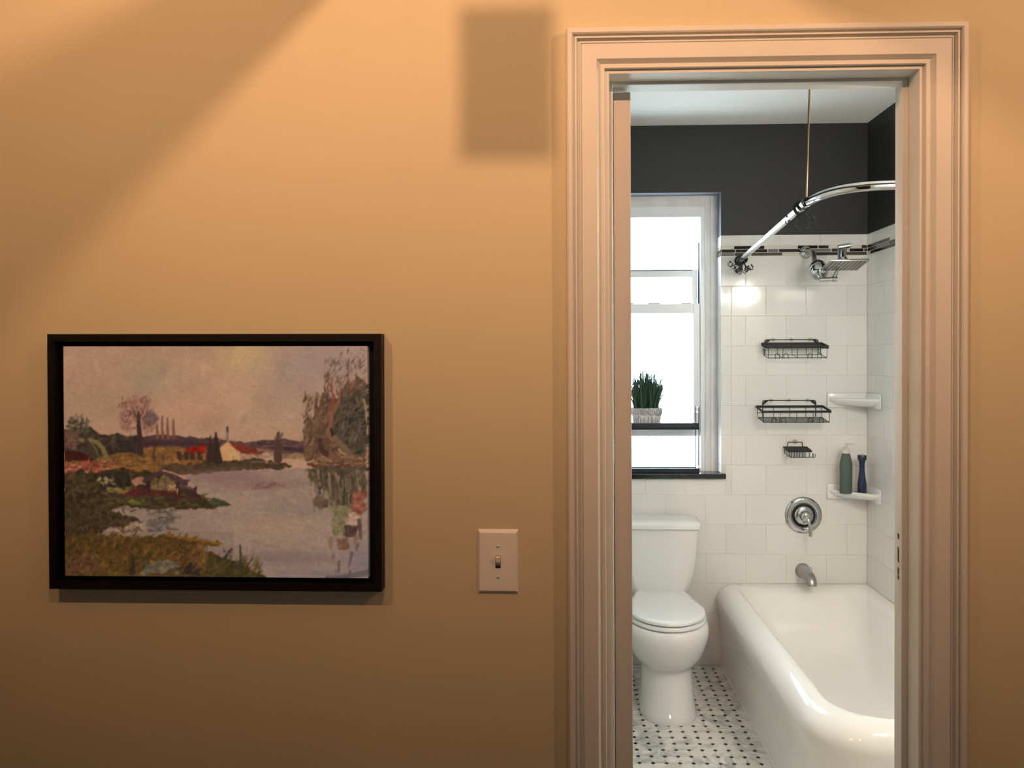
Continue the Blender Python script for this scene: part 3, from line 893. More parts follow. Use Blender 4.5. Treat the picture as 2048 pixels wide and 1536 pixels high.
# ------------------------------------------------------------------ wire baskets (local: x right, -y out of the wall, z up, origin = back rim left)
def basket(name, label, grp, x0, x1, zback, depth, drop, height, brk, zbrk, rimh, plate):
    root = empty(name, label, 'shower caddy', (x0, YB, zback), 0, grp)
    W = x1 - x0
    a = math.atan2(drop, depth)
    def T(x, y, z):      # y: distance from the wall
        y2 = .004 + y * math.cos(a) - 0 * z
        return (x, -y2 + z * math.sin(a) * .3, z - y * math.sin(a))
    rim = MB()
    def bar(p, q, hh, tt):
        (xa, ya), (xb, yb) = p, q
        dx, dy = xb - xa, yb - ya
        L = math.hypot(dx, dy); nx, ny = -dy / L * tt / 2, dx / L * tt / 2
        A = [T(xa + nx, ya + ny, hh / 2), T(xa - nx, ya - ny, hh / 2), T(xa - nx, ya - ny, -hh / 2), T(xa + nx, ya + ny, -hh / 2)]
        B = [T(xb + nx, yb + ny, hh / 2), T(xb - nx, yb - ny, hh / 2), T(xb - nx, yb - ny, -hh / 2), T(xb + nx, yb + ny, -hh / 2)]
        rim.loft([A, B])
    for p, q in (((0, 0), (W, 0)), ((W, 0), (W, depth)), ((W, depth), (0, depth)), ((0, depth), (0, 0))):
        bar(p, q, rimh, .004)
    rim.build('rim', M_black, root)
    zb = -height
    ins = .006
    def wire(nm, paths, r=.0013):
        mb = MB()
        for P in paths: mb.tube([T(*p) for p in P], r, 6)
        return mb.build(nm, M_black, root)
    wire('base_wire', [[(ins, ins, zb), (W - ins, ins, zb), (W - ins, depth - ins, zb), (ins, depth - ins, zb), (ins, ins, zb)]], .0016)
    n = 4
    for k in range(n + 1):
        x = ins + (W - 2 * ins) * k / n
        wire('wire', [[(x, 0, 0), (x, ins, zb), (x, depth - ins, zb), (x, depth, 0)]])
    wire('middle_wire', [[(0.003, .002, zb * .55), (W - .003, .002, zb * .55)]])
    if plate:
        mb = MB()
        nn = 8
        for k in range(1, nn):
            y = ins + (depth - 2 * ins) * k / nn
            mb.tube([T(ins, y, zb), T(W - ins, y, zb)], .0016, 5)
        mb.build('base_grid', M_brush, root)
    for fx in (.17, .31, .70, .86):
        x = W * fx
        pts = [(x - .010, depth - .004, zb - .004)] + [(x + .010 * math.cos(t), depth - .004, zb + .012 + .010 * math.sin(t)) for t in [PI - PI * k / 8 for k in range(9)]] + [(x + .010, depth - .004, zb - .004)]
        wire('hook', [pts], .0014)
    # wall bracket with corner gussets
    b0, b1 = brk[0] - x0, brk[1] - x0
    zt_ = zbrk - zback
    mb = MB()
    mb.tube([(b0, -.004, -.05), (b0, -.004, zt_ - .008), (b0 + .004, -.004, zt_ - .002), (b0 + .010, -.004, zt_), (b1 - .010, -.004, zt_), (b1 - .004, -.004, zt_ - .002), (b1, -.004, zt_ - .008), (b1, -.004, -.05)], .0021, 8)
    mb.build('bracket', M_black, root)
    for bx, s_ in ((b0, 1), (b1, -1)):
        tri = [(bx, zt_ - .001), (bx + s_ * .030, zt_ - .001), (bx, zt_ - .024)]
        hole = [(bx + s_ * .0035, zt_ - .0045), (bx + s_ * .010, zt_ - .0045), (bx + s_ * .0035, zt_ - .013)]
        vs = [(x, y, z) for y in (-.0035, -.0025) for x, z in tri + hole]
        fs = [(0, 1, 4, 3), (1, 2, 5, 4), (2, 0, 3, 5), (6, 9, 10, 7), (7, 10, 11, 8), (8, 11, 9, 6), (0, 6, 7, 1), (1, 7, 8, 2), (2, 8, 6, 0), (3, 4, 10, 9), (4, 5, 11, 10), (5, 3, 9, 11)]
        MB().add(vs, fs).build('gusset', M_black, root)
    for fx in (.16, .5, .85):
        cx = b0 + (b1 - b0) * fx
        MB().lathe([(.010, 0), (.010, .0012), (.006, .0018), (0, .002)], (cx, -.0002, zt_), (0, -1, 0), 18).build('adhesive_pad', M_sucker, root)
    return root
basket('wire_basket', 'upper black wire basket on the tile wall, below the shower head', 'black wire baskets on the tile wall', 1.0105, 1.300, 1.5825, .100, .017, .052, (1.0255, 1.283), 1.6035, .0145, False)
basket('wire_basket', 'lower black wire basket beside the upper corner shelf', 'black wire baskets on the tile wall', .984, 1.306, 1.2765, .118, .017, .052, (1.015, 1.272), 1.3065, .0105, True)

# soap dish
sd = empty('soap_dish', 'small black slatted soap dish above the shower valve', 'soap dish', (1.116, YB, 1.078))
W, D, dr = .112, .078, .012
def Ts(x, y, z): return (x, -.004 - y, z - y * dr / D)
mb = MB()
for k in range(9):
    y = .003 + (D - .006) * k / 8
    mb = MB().loft([[Ts(0, y - .0032, .0015), Ts(0, y + .0032, .0015), Ts(0, y + .0032, -.0015), Ts(0, y - .0032, -.0015)], [Ts(W, y - .0032, .0015), Ts(W, y + .0032, .0015), Ts(W, y + .0032, -.0015), Ts(W, y - .0032, -.0015)]])
    mb.build('slat', M_black, sd)
mb = MB()
for x in (0, W):
    mb.loft([[Ts(x - .002, 0, .003), Ts(x + .002, 0, .003), Ts(x + .002, 0, -.003), Ts(x - .002, 0, -.003)], [Ts(x - .002, D, .003), Ts(x + .002, D, .003), Ts(x + .002, D, -.003), Ts(x - .002, D, -.003)]])
for y in (0, D):
    mb.loft([[Ts(0, y - .002, .003), Ts(0, y + .002, .003), Ts(0, y + .002, -.003), Ts(0, y - .002, -.003)], [Ts(W, y - .002, .003), Ts(W, y + .002, .003), Ts(W, y + .002, -.003), Ts(W, y - .002, -.003)]])
mb.build('rim', M_black, sd)
MB().tube([(.020, -.004, 0), (.020, -.004, .020), (.024, -.004, .0245), (.088, -.004, .0245), (.092, -.004, .020), (.092, -.004, 0)], .0019, 8).build('bracket', M_black, sd)
MB().tube([Ts(.004, .002, 0), Ts(.004, .004, -.026), Ts(.010, D, -.028), Ts(W + .012, D, -.028), Ts(W + .016, D, -.026), Ts(W + .016, D, -.012)], .0018, 7).tube([Ts(.006, D - .01, 0), Ts(.008, D, -.028)], .0015, 6).tube([Ts(W - .012, D, -.001), Ts(W - .012, D, -.028)], .0015, 6).tube([Ts(W + .006, D, -.008), Ts(W + .006, D, -.028)], .0022, 6).build('drip_frame', M_black, sd)
for k in range(6):
    MB().tube([Ts(.018 + .013 * k, D - .006, -.001), Ts(.016 + .013 * k, D - .002, -.027)], .0016, 6).build('hook', M_black, sd)
MB().lathe([(.012, 0), (.012, .0012), (0, .002)], (.056, -.0002, .026), (0, -1, 0), 18).build('adhesive_pad', M_sucker, sd)

# ------------------------------------------------------------------ ceramic corner shelves
def corner_shelf(z0, label):
    A, B = .190, .170
    def outl(s, z, ins=0.0):
        """plan outline scaled about the wall corner, front edge gently bowed"""
        P = [(XR - .001, YB - .001, z)]
        n = 16
        a, b_ = A * s, B * s
        P.append((XR - .001 - a, YB - .001, z))
        for k in range(n + 1):
            u = k / n
            x, y = -a * (1 - u), -b_ * u
            bow = .008 * s * math.sin(PI * u) + .016 * s * (math.sin(PI * min(1, u * 6) / 2) if u < .5 else math.sin(PI * min(1, (1 - u) * 6) / 2))
            if k in (0,): x, y = -a, -.010 * s
            elif k == n: x, y = -.010 * s, -b_
            else: x, y = x - bow * .6, y - bow * .7
            P.append((XR - .001 + x, YB - .001 + y, z))
        P.append((XR - .001, YB - .001 - b_, z))
        return P
    r = empty('corner_shelf', label, 'shelf', (0, 0, 0), 0, 'white ceramic corner shelves')
    MB().loft([outl(.60, z0 - .002), outl(.78, z0 + .004), outl(.90, z0 + .013), outl(.965, z0 + .024), outl(.99, z0 + .033), outl(.985, z0 + .038), outl(.95, z0 + .040), outl(.925, z0 + .038), outl(.905, z0 + .033), outl(.885, z0 + .031)]).build('tray', M_porc, r, smooth=True, auto=60)
    # flared mounting flanges against each wall
    MB().box(XR - A - .006, XR - .001, YB - .011, YB - .0005, z0 - .010, z0 + .062, bev=.006).build('mounting_flange', M_porc, r, smooth=True)
    MB().box(XR - .011, XR - .0005, YB - B - .006, YB - .001, z0 - .010, z0 + .062, bev=.006).build('mounting_flange', M_porc, r, smooth=True)
    return r
corner_shelf(1.281, 'upper empty white ceramic corner shelf in the shower corner')
corner_shelf(.834, 'lower white ceramic corner shelf carrying two bottles')

# bottles
ZS = .834 + .031
gb = empty('pump_bottle', 'sage green pump bottle on the lower corner shelf', 'bottle', (1.388, 2.292, ZS + .0005))
def ov(hx, hy, z): return [(hx * math.cos(2 * PI * k / 28), hy * math.sin(2 * PI * k / 28), z) for k in range(28)]
MB().loft([ov(.027, .019, 0), ov(.0295, .021, .004), ov(.0295, .021, .09), ov(.0300, .021, .125), ov(.0285, .020, .150), ov(.0225, .0175, .175), ov(.0185, .0165, .190), ov(.0175, .0165, .193)]).build('bottle_body', M_green, gb, smooth=True, auto=60)
MB().lathe([(.0175, .193), (.0178, .194), (.0178, .208), (.0130, .211), (.0128, .219), (.006, .221)], (0, 0, 0), (0, 0, 1), 24).build('collar', M_clear, gb, smooth=True)
MB().tube([(0, 0, .219), (0, 0, .233)], .0045, 12).lathe([(.009, .231), (.009, .238), (.004, .240)], (0, 0, 0), (0, 0, 1), 16).tube([(0, 0, .2365), (.020, -.010, .2375), (.033, -.016, .240)], [.0042, .0036, .003], 10).build('pump', M_clear, gb, smooth=True)
bb = empty('blue_bottle', 'slim navy blue bottle standing next to the green pump bottle', 'bottle', (1.463, 2.290, ZS + .0005))
MB().lathe([(.0185, 0), (.0205, .003), (.0207, .030), (.0200, .050), (.0150, .085), (.0122, .115), (.0125, .140), (.0150, .156), (.0152, .157)], (0, 0, 0), (0, 0, 1), 28).build('bottle_body', M_blue, bb, smooth=True)
MB().lathe([(.0152, .157), (.0195, .163), (.0205, .168), (.0205, .181), (.0190, .1845), (.0, .185)], (0, 0, 0), (0, 0, 1), 28).build('cap', M_blue, bb, smooth=True)

# ------------------------------------------------------------------ light switch on the hall wall
sw = empty('light_switch', 'single toggle light switch with ivory wall plate beside the doorway', 'light switch', (-.1128, 0, 1.128))
sw.rotation_euler = (0, .006, 0)
hw_, hh_ = .0395, .0628
def rq(a, c, y): return [(-a, y, -c), (a, y, -c), (a, y, c), (-a, y, c)]
MB().loft([rq(hw_, hh_, 0), rq(hw_, hh_, -.0015), rq(hw_ - .0005, hh_ - .0008, -.002), rq(hw_ - .0035, hh_ - .0055, -.0062), rq(hw_ - .005, hh_ - .0075, -.0066)]).build('wall_plate', M_plate, sw)
MB().box(-.0052, .0052, -.0068, -.004, -.0125, .0125).build('toggle_slot', M_shadowgap, sw)
MB().loft([[(-.0045, -.0066, -.007), (.0045, -.0066, -.007), (.0045, -.0066, .0115), (-.0045, -.0066, .0115)], [(-.0040, -.014, .001), (.0040, -.014, .001), (.0040, -.0165, .0105), (-.0040, -.0165, .0105)]]).build('toggle', M_plate, sw)
for z in (-.0302, .0302):
    mb = MB().lathe([(.0033, 0), (.0033, .0008), (.002, .0013), (0, .0014)], (0, -.0064, z), (0, -1, 0), 14)
    s0 = mb.build('screw', M_plate, sw)
    MB().box(-.0028, .0028, -.0082, -.0076, z - .0004, z + .0004).build('screw_slot', M_shadowgap, s0)

# ------------------------------------------------------------------ framed landscape painting
pic = empty('framed_painting', 'framed landscape painting of a pond and trees in a black floater frame', 'painting', (-.6627, 0, 1.326))
PW, PH = .6545, .4985                         # outer frame
def fr_mb(o0, o1, y0, y1):
    """rectangular ring between insets o0 < o1"""
    R0 = [(-PW / 2 + o0, -PH / 2 + o0), (PW / 2 - o0, -PH / 2 + o0), (PW / 2 - o0, PH / 2 - o0), (-PW / 2 + o0, PH / 2 - o0)]
    R1 = [(-PW / 2 + o1, -PH / 2 + o1), (PW / 2 - o1, -PH / 2 + o1), (PW / 2 - o1, PH / 2 - o1), (-PW / 2 + o1, PH / 2 - o1)]
    q = [[(x, y1, z) for x, z in R0], [(x, y0 + .001, z) for x, z in R0], [(x * .9985, y0, z * .998) for x, z in R0], [(x, y0, z) for x, z in R1], [(x, y1, z) for x, z in R1]]
    return MB().loft(q, False, False)
fr_mb(0, .0145, -.031, -.0005).build('frame', M_frame, pic)
MB().box(-PW / 2 + .014, PW / 2 - .014, -.006, -.0005, -PH / 2 + .014, PH / 2 - .014).build('frame_back', M_frame, pic)

NX, NY = 424, 324
PX0, PX1, PY0, PY1 = 140.5, 744.5, 689.0, 1150.0
gx, gy = np.meshgrid(np.linspace(PX0, PX1, NX), np.linspace(PY0, PY1, NY))
rng = np.random.default_rng(4)
def lin(c):
    c = np.asarray(c, float) / 255
    return np.where(c <= .04045, c / 12.92, ((c + .055) / 1.055) ** 2.4)
def smooth_noise(cell, seed):
    r = np.random.default_rng(seed)
    a = r.random((int((PY1 - PY0) / cell) + 3, int((PX1 - PX0) / cell) + 3))
    u, v = (gx - PX0) / cell, (gy - PY0) / cell
    i, j = v.astype(int), u.astype(int)
    fu, fv = u - j, v - i
    fu, fv = fu * fu * (3 - 2 * fu), fv * fv * (3 - 2 * fv)
    return (a[i, j] * (1 - fu) + a[i, j + 1] * fu) * (1 - fv) + (a[i + 1, j] * (1 - fu) + a[i + 1, j + 1] * fu) * fv
n1, n2, n3, n4 = smooth_noise(9, 1) - .5, smooth_noise(9, 2) - .5, smooth_noise(4, 3) - .5, smooth_noise(40, 5) - .5
ORG = {'A': (80, 640), 'B': (420, 640), 'C': (80, 900), 'D': (420, 900)}
def P_(crop, pts):
    ox, oy = ORG[crop]
    return [(ox + u / 5.12, oy + v / 5.12) for u, v in pts]
img = np.zeros((NY, NX, 3))
def blend(mask, col, var=.0):
    c = np.asarray(col, float)[None, None, :]
    if var:
        c = c * (1 + var * (2 * n3 + 1.2 * n1)[..., None])
    img[:] = img * (1 - mask[..., None]) + c * mask[..., None]
def poly(crop, pts, col, rough=3.0, var=.14, alpha=1.0):
    p = P_(crop, pts)
    X, Y = gx + n1 * 2 * rough, gy + n2 * 2 * rough
    ins = np.zeros(X.shape, bool)
    k = len(p) - 1
    for i in range(len(p)):
        (xi, yi), (xj, yj) = p[i], p[k]
        if yi != yj:
            ins ^= ((yi > Y) != (yj > Y)) & (X < (xj - xi) * (Y - yi) / (yj - yi) + xi)
        k = i
    blend(ins * alpha, col, var)
def seg(x0, y0, x1, y1, w0, w1, col, alpha=1.0, soft=1.0):
    wm = max(w0, w1) + 2
    a0 = max(int((min(x0, x1) - wm - PX0) / (PX1 - PX0) * NX), 0); a1 = min(int((max(x0, x1) + wm - PX0) / (PX1 - PX0) * NX) + 2, NX)
    b0 = max(int((min(y0, y1) - wm - PY0) / (PY1 - PY0) * NY), 0); b1 = min(int((max(y0, y1) + wm - PY0) / (PY1 - PY0) * NY) + 2, NY)
    if a1 <= a0 or b1 <= b0: return
    X, Y = gx[b0:b1, a0:a1], gy[b0:b1, a0:a1]
    dx, dy = x1 - x0, y1 - y0
    L2 = dx * dx + dy * dy + 1e-6
    t = np.clip(((X - x0) * dx + (Y - y0) * dy) / L2, 0, 1)
    d = np.hypot(X - x0 - t * dx, Y - y0 - t * dy)
    ww = w0 + (w1 - w0) * t
    mk = np.clip((ww - d) / soft + .5, 0, 1) * alpha
    img[b0:b1, a0:a1] = img[b0:b1, a0:a1] * (1 - mk[..., None]) + np.asarray(col, float)[None, None] * mk[..., None]
def line(crop, pts, w0, w1, col, alpha=1.0):
    p = P_(crop, pts)
    n = len(p) - 1
    for i in range(n):
        seg(*p[i], *p[i + 1], (w0 + (w1 - w0) * i / n) / 5.12, (w0 + (w1 - w0) * (i + 1) / n) / 5.12, col, alpha)
def scatter(crop, x0, x1, y0, y1, n, cols, ln, wd, ang, jit=.35, alpha=.9):
    (ax, ay), (bx, by) = P_(crop, [(x0, y0), (x1, y1)])
    for _ in range(n):
        x, y = rng.uniform(ax, bx), rng.uniform(ay, by)
        a = ang + rng.normal(0, jit)
        l = ln * rng.uniform(.5, 1.4)
        c = np.asarray(cols[rng.integers(len(cols))], float) * rng.uniform(.85, 1.15)
        seg(x, y, x + l * math.cos(a), y + l * math.sin(a), wd * rng.uniform(.5, 1.2), wd * .3, c, alpha)
def recolour_strokes(x0, x1, y0, y1, n, ln, wd, ang, jit, var, alpha):
    """short strokes that carry the colour below them, slightly shifted: brush texture"""
    for _ in range(n):
        x, y = rng.uniform(x0, x1), rng.uniform(y0, y1)
        i = min(int((y - PY0) / (PY1 - PY0) * (NY - 1)), NY - 1); j = min(int((x - PX0) / (PX1 - PX0) * (NX - 1)), NX - 1)
        c = img[i, j] * (1 + rng.normal(0, var, 3) * .4 + rng.normal(0, var))
        a = ang + rng.normal(0, jit)
        l = ln * rng.uniform(.4, 1.5)
        seg(x - l / 2 * math.cos(a), y - l / 2 * math.sin(a), x + l / 2 * math.cos(a), y + l / 2 * math.sin(a), wd * rng.uniform(.5, 1.3), wd * .5, c, alpha)
# --- sky (colours below are what the lamp-lit canvas shows; the light is divided out at the end)
def gauss(cx, cy, sx, sy): return np.exp(-((gx - cx) / sx) ** 2 - ((gy - cy) / sy) ** 2)
img[:] = np.array((166, 124, 99.))
for cx, cy, sx, sy, col, al in ((190, 730, 120, 60, (176, 130, 104), .8), (320, 740, 90, 50, (163, 127, 98), .7), (520, 715, 70, 35, (184, 147, 92), .9), (500, 780, 80, 60, (180, 136, 102), .8),
                                (620, 730, 90, 70, (150, 120, 108), .9), (590, 800, 70, 60, (154, 121, 100), .8), (310, 760, 40, 40, (146, 121, 96), .7), (390, 815, 60, 30, (178, 126, 98), .8),
                                (200, 800, 90, 40, (158, 122, 94), .7), (500, 850, 110, 25, (164, 126, 98), .8), (700, 720, 50, 60, (146, 118, 108), .7), (440, 840, 30, 15, (148, 108, 84), .5)):
    mk = gauss(cx, cy, sx, sy) * al
    blend(mk, col)
img *= (1 + .05 * n4 + .03 * n1)[..., None]
recolour_strokes(PX0, PX1, PY0, 900, 900, 16, 4.5, -.6, .7, .022, .6)
# --- distant hills
poly('A', [(1060, 1190), (1150, 1160), (1300, 1158), (1500, 1172), (1700, 1186), (1850, 1186), (1930, 1192), (2048, 1212), (2048, 1330), (1060, 1330)], (72, 47, 46), 2)
poly('B', [(150, 1205), (240, 1215), (430, 1224), (560, 1215), (700, 1198), (830, 1188), (930, 1206), (1050, 1235), (1050, 1345), (150, 1330)], (80, 54, 50), 2)
line('B', [(560, 1240), (850, 1290), (1010, 1310)], 16, 22, (52, 35, 44), .8)
line('B', [(600, 1265), (800, 1262), (960, 1275)], 8, 5, (118, 84, 68), .6)
line('A', [(1080, 1240), (1400, 1235), (1900, 1262)], 26, 14, (58, 38, 40), .8)
# --- fields
poly('A', [(1060, 1300), (1180, 1272), (1560, 1286), (2048, 1330), (2048, 1560), (300, 1560), (300, 1420), (620, 1400), (760, 1360)], (116, 76, 38), 3, .2)
scatter('A', 700, 2000, 1300, 1500, 160, [(140, 92, 48), (92, 62, 34), (150, 104, 62), (78, 52, 34), (128, 70, 44)], 16, 1.6, 0.05, .12)
poly('B', [(800, 1335), (1030, 1338), (1050, 1400), (780, 1400)], (128, 94, 66), 2)
line('B', [(800, 1410), (900, 1420), (990, 1440)], 10, 6, (168, 120, 86), .8)
# --- far pond bank
poly('A', [(1300, 1480), (1480, 1450), (1700, 1440), (2048, 1425), (2048, 1560), (1300, 1560)], (72, 50, 34), 3)
poly('B', [(0, 1420), (380, 1402), (560, 1384), (760, 1438), (910, 1462), (800, 1500), (420, 1512), (0, 1545)], (68, 50, 34), 3, .2)
line('B', [(480, 1425), (620, 1425), (760, 1452)], 10, 5, (112, 84, 60), .7)
# --- left wood
poly('A', [(300, 1090), (400, 1110), (540, 1070), (600, 1090), (640, 1110), (700, 1160), (780, 1168), (850, 1136), (930, 1168), (1070, 1175), (1070, 1340), (900, 1342), (720, 1390), (640, 1405), (300, 1320)], (62, 46, 36), 3, .25)
poly('A', [(305, 1090), (380, 1120), (460, 1100), (470, 1200), (440, 1300), (305, 1290)], (96, 66, 52), 4, .2)
scatter('A', 350, 560, 1010, 1160, 60, [(72, 64, 46), (88, 78, 54), (58, 48, 38)], 7, 2.6, -.9, .5)
scatter('A', 370, 500, 960, 1080, 18, [(78, 62, 46)], 5, 1.2, -.9, .4)
for off in (0, 95):
    line('A', [(480 + off, 1205), (560 + off, 1235), (620 + off, 1300), (650 + off, 1390)], 20, 24, (112, 92, 56))
line('A', [(540, 1230), (600, 1300), (640, 1380)], 26, 24, (66, 50, 36))
poly('A', [(850, 1210), (1050, 1190), (1060, 1340), (900, 1345)], (48, 40, 36), 3)
poly('A', [(305, 1320), (420, 1310), (560, 1375), (640, 1410), (560, 1425), (305, 1420)], (58, 24, 20), 3)
# --- pink tree, smoke, poplars
for cx, cy, r in ((1000, 900, 110), (1120, 850, 90), (950, 1000, 80), (1040, 820, 80), (1170, 1060, 80), (930, 1070, 55)):
    p = P_('A', [(cx, cy)])[0]
    mk = np.clip((r / 5.12 - np.hypot(gx + n1 * 9 - p[0], gy + n2 * 9 - p[1])) / 4 + .5, 0, 1) * .72
    blend(mk, (146, 98, 82), .12)
p = P_('A', [(1195, 990)])[0]
blend(np.clip((80 / 5.12 - np.hypot(gx + n1 * 8 - p[0], gy + n2 * 8 - p[1])) / 4 + .5, 0, 1) * .85, (92, 68, 64), .15)
scatter('A', 880, 1230, 780, 1110, 110, [(124, 80, 66), (100, 66, 56), (162, 112, 94), (84, 54, 46)], 6, 1.4, -.5, .9, .8)
line('A', [(1078, 930), (1078, 1050), (1090, 1180), (1092, 1335)], 12, 34, (58, 36, 32))
line('A', [(1080, 1010), (1040, 940), (1020, 880)], 8, 3, (72, 46, 40))
line('A', [(1084, 1000), (1120, 930), (1160, 800)], 7, 3, (84, 54, 46))
for x, y0 in ((1268, 1040), (1320, 965), (1375, 985), (1435, 995)):
    line('A', [(x, y0), (x - 2, 1080), (x + 4, 1185)], 7, 16, (112, 68, 54))
# --- farm
poly('A', [(1570, 1282), (1760, 1258), (1770, 1330), (1545, 1338)], (134, 26, 16), 1.5)
for x in (1490, 1560, 1620, 1700):
    line('A', [(x, 1350), (x + 5, 1390)], 26, 26, (62, 38, 32))
poly('A', [(1905, 1296), (1978, 1212), (2010, 1230), (2110, 1320), (2110, 1410), (1900, 1416)], (196, 136, 90), 1.5, .1)
line('A', [(1980, 1300), (1985, 1400)], 22, 22, (204, 128, 82), .7)
poly('B', [(245, 1222), (300, 1240), (440, 1258), (596, 1340), (580, 1358), (380, 1342)], (112, 44, 30), 1.5)
poly('B', [(365, 1340), (580, 1358), (730, 1334), (730, 1388), (560, 1384), (370, 1408)], (152, 114, 90), 2)
poly('B', [(540, 1290), (720, 1300), (716, 1330), (600, 1338)], (122, 80, 64), 2)
line('B', [(243, 1080), (243, 1130), (245, 1210)], 10, 12, (112, 92, 88))
line('B', [(243, 1076), (243, 1120)], 10, 8, (58, 44, 46))
line('A', [(1810, 1165), (1808, 1280), (1810, 1395)], 6, 46, (52, 36, 30))
line('A', [(1866, 1132), (1870, 1260), (1885, 1410)], 8, 46, (50, 35, 28))
line('B', [(760, 1130), (757, 1200), (756, 1398)], 12, 44, (74, 50, 42))
scatter('B', 725, 800, 1125, 1200, 14, [(92, 66, 50)], 4, 1.5, -.8, .8)
line('A', [(1232, 1290), (1232, 1420)], 8, 10, (70, 48, 34))
line('A', [(1330, 1360), (1332, 1425)], 6, 8, (66, 46, 34))
# --- pond
water = [(300, 190), (900, 190), (1500, 230), (2100, 150)]
poly('C', [(1560, 250), (1800, 225), (2200, 205), (2200, 1300), (300, 1300), (300, 560), (800, 540), (1500, 560), (1740, 470)], (138, 110, 94), 3, .05)
poly('D', [(-40, 215), (300, 190), (700, 175), (930, 160), (1080, 150), (1680, 150), (1680, 1320), (-40, 1320)], (140, 112, 96), 3, .05)
for cx, cy, sx, sy, col, al in ((470, 950, 80, 14, (124, 92, 84), .9), (540, 965, 70, 10, (128, 92, 80), .8), (470, 1000, 60, 12, (146, 118, 98), .8), (560, 1050, 90, 26, (146, 116, 92), .8),
                                (600, 1010, 80, 14, (124, 104, 90), .6), (580, 1110, 110, 14, (114, 90, 84), .85), (640, 1140, 90, 14, (118, 96, 92), .8), (420, 1060, 50, 20, (136, 108, 92), .7), (320, 1040, 40, 20, (132, 106, 92), .7), (730, 1120, 30, 40, (112, 94, 96), .8)):
    blend(gauss(cx, cy, sx, sy) * al * (gy > 925), col)
recolour_strokes(360, 745, 935, 1150, 900, 18, 1.8, 0.02, .06, .035, .7)
scatter('D', 480, 780, 290, 370, 14, [(104, 74, 68), (96, 78, 72)], 14, 2.2, 0, .08, .7)
# --- right-hand trees
poly('B', [(1008, 1350), (1012, 1080), (1052, 1150), (1066, 985), (1112, 1040), (1132, 828), (1186, 868), (1208, 720), (1262, 706), (1300, 760), (1392, 790), (1420, 690), (1440, 600), (1500, 620), (1560, 560), (1662, 640), (1662, 1420), (1050, 1420)], (96, 66, 50), 4, .22)
scatter('B', 1020, 1320, 760, 1330, 170, [(106, 74, 54), (82, 56, 42), (120, 84, 60), (70, 46, 38), (92, 70, 46)], 14, 2.4, -1.35, .25)
poly('B', [(1330, 930), (1400, 830), (1480, 760), (1560, 720), (1664, 650), (1664, 1290), (1500, 1300), (1380, 1220), (1300, 1120)], (66, 54, 42), 4, .25)
scatter('B', 1320, 1660, 720, 1300, 170, [(82, 66, 50), (54, 46, 36), (94, 74, 60), (72, 58, 40), (44, 38, 32)], 13, 2.6, -1.2, .4)
scatter('B', 1230, 1650, 400, 760, 120, [(92, 66, 54), (112, 76, 60), (80, 62, 50), (124, 92, 76)], 9, 1.5, -1.2, .35, .85)
scatter('B', 1360, 1640, 280, 520, 34, [(84, 64, 56), (104, 80, 68)], 5, 1.1, -1.0, .5, .85)
scatter('B', 1225, 1275, 540, 720, 18, [(96, 66, 52)], 8, 1.6, -1.5, .2)
line('B', [(1300, 1200), (1288, 1100), (1300, 930), (1372, 820), (1390, 700), (1384, 610)], 24, 6, (124, 74, 52))
line('B', [(1310, 900), (1322, 760), (1300, 680), (1270, 620)], 10, 6, (128, 62, 44))
line('B', [(1296, 660), (1308, 580)], 12, 4, (118, 56, 42))
line('B', [(1500, 720), (1465, 580), (1476, 440)], 9, 4, (118, 62, 46))
line('B', [(1296, 1090), (1310, 1160), (1350, 1210)], 12, 14, (38, 30, 26))
line('B', [(1180, 1210), (1200, 1300), (1240, 1345)], 26, 30, (62, 40, 34))
line('B', [(1330, 1180), (1420, 1270), (1480, 1350)], 26, 30, (104, 78, 58))
line('B', [(1370, 1295), (1400, 1330), (1440, 1352)], 8, 7, (160, 122, 88))
poly('B', [(1510, 1340), (1560, 1305), (1625, 1300), (1590, 1345)], (28, 48, 28), 1)
line('B', [(1625, 790), (1645, 880), (1650, 1010)], 9, 5, (158, 124, 78))
poly('B', [(1060, 1450), (1200, 1375), (1640, 1360), (1660, 1520), (1100, 1490)], (98, 68, 50), 3, .2)
scatter('B', 1080, 1640, 1370, 1490, 60, [(128, 88, 54), (84, 54, 40), (104, 64, 46), (140, 100, 70)], 12, 1.8, .05, .2)
line('D', [(1060, 120), (1250, 150), (1480, 122)], 12, 8, (84, 40, 30))
# --- reflections under them
poly('D', [(1060, 170), (1100, 140), (1645, 130), (1645, 440), (1560, 480), (1500, 560), (1400, 550), (1290, 530), (1250, 400), (1180, 370), (1130, 350), (1080, 260)], (80, 62, 46), 4, .2)
scatter('D', 1080, 1640, 160, 500, 120, [(58, 48, 34), (94, 76, 56), (112, 92, 68), (70, 56, 42), (134, 106, 84)], 20, 2.0, 1.5, .1)
poly('D', [(1100, 470), (1180, 450), (1260, 480), (1260, 560), (1160, 560)], (92, 68, 54), 3)
poly('D', [(1260, 540), (1500, 530), (1480, 640), (1420, 700), (1420, 850), (1310, 850), (1310, 640)], (112, 96, 68), 4, .15)
poly('D', [(1420, 750), (1560, 742), (1540, 850), (1415, 850)], (76, 52, 44), 3)
poly('D', [(1500, 420), (1640, 380), (1640, 560), (1600, 630), (1500, 600)], (124, 72, 54), 4, .2)
poly('D', [(1470, 625), (1560, 610), (1580, 730), (1480, 740)], (172, 134, 112), 3)
poly('D', [(1330, 880), (1480, 862), (1470, 960), (1430, 1010), (1360, 980)], (108, 74, 56), 3)
line('D', [(1575, 690), (1590, 870)], 22, 14, (84, 60, 54))
line('D', [(1545, 860), (1530, 920)], 22, 10, (122, 82, 60))
line('D', [(1285, 890), (1290, 1000)], 26, 10, (124, 92, 68))
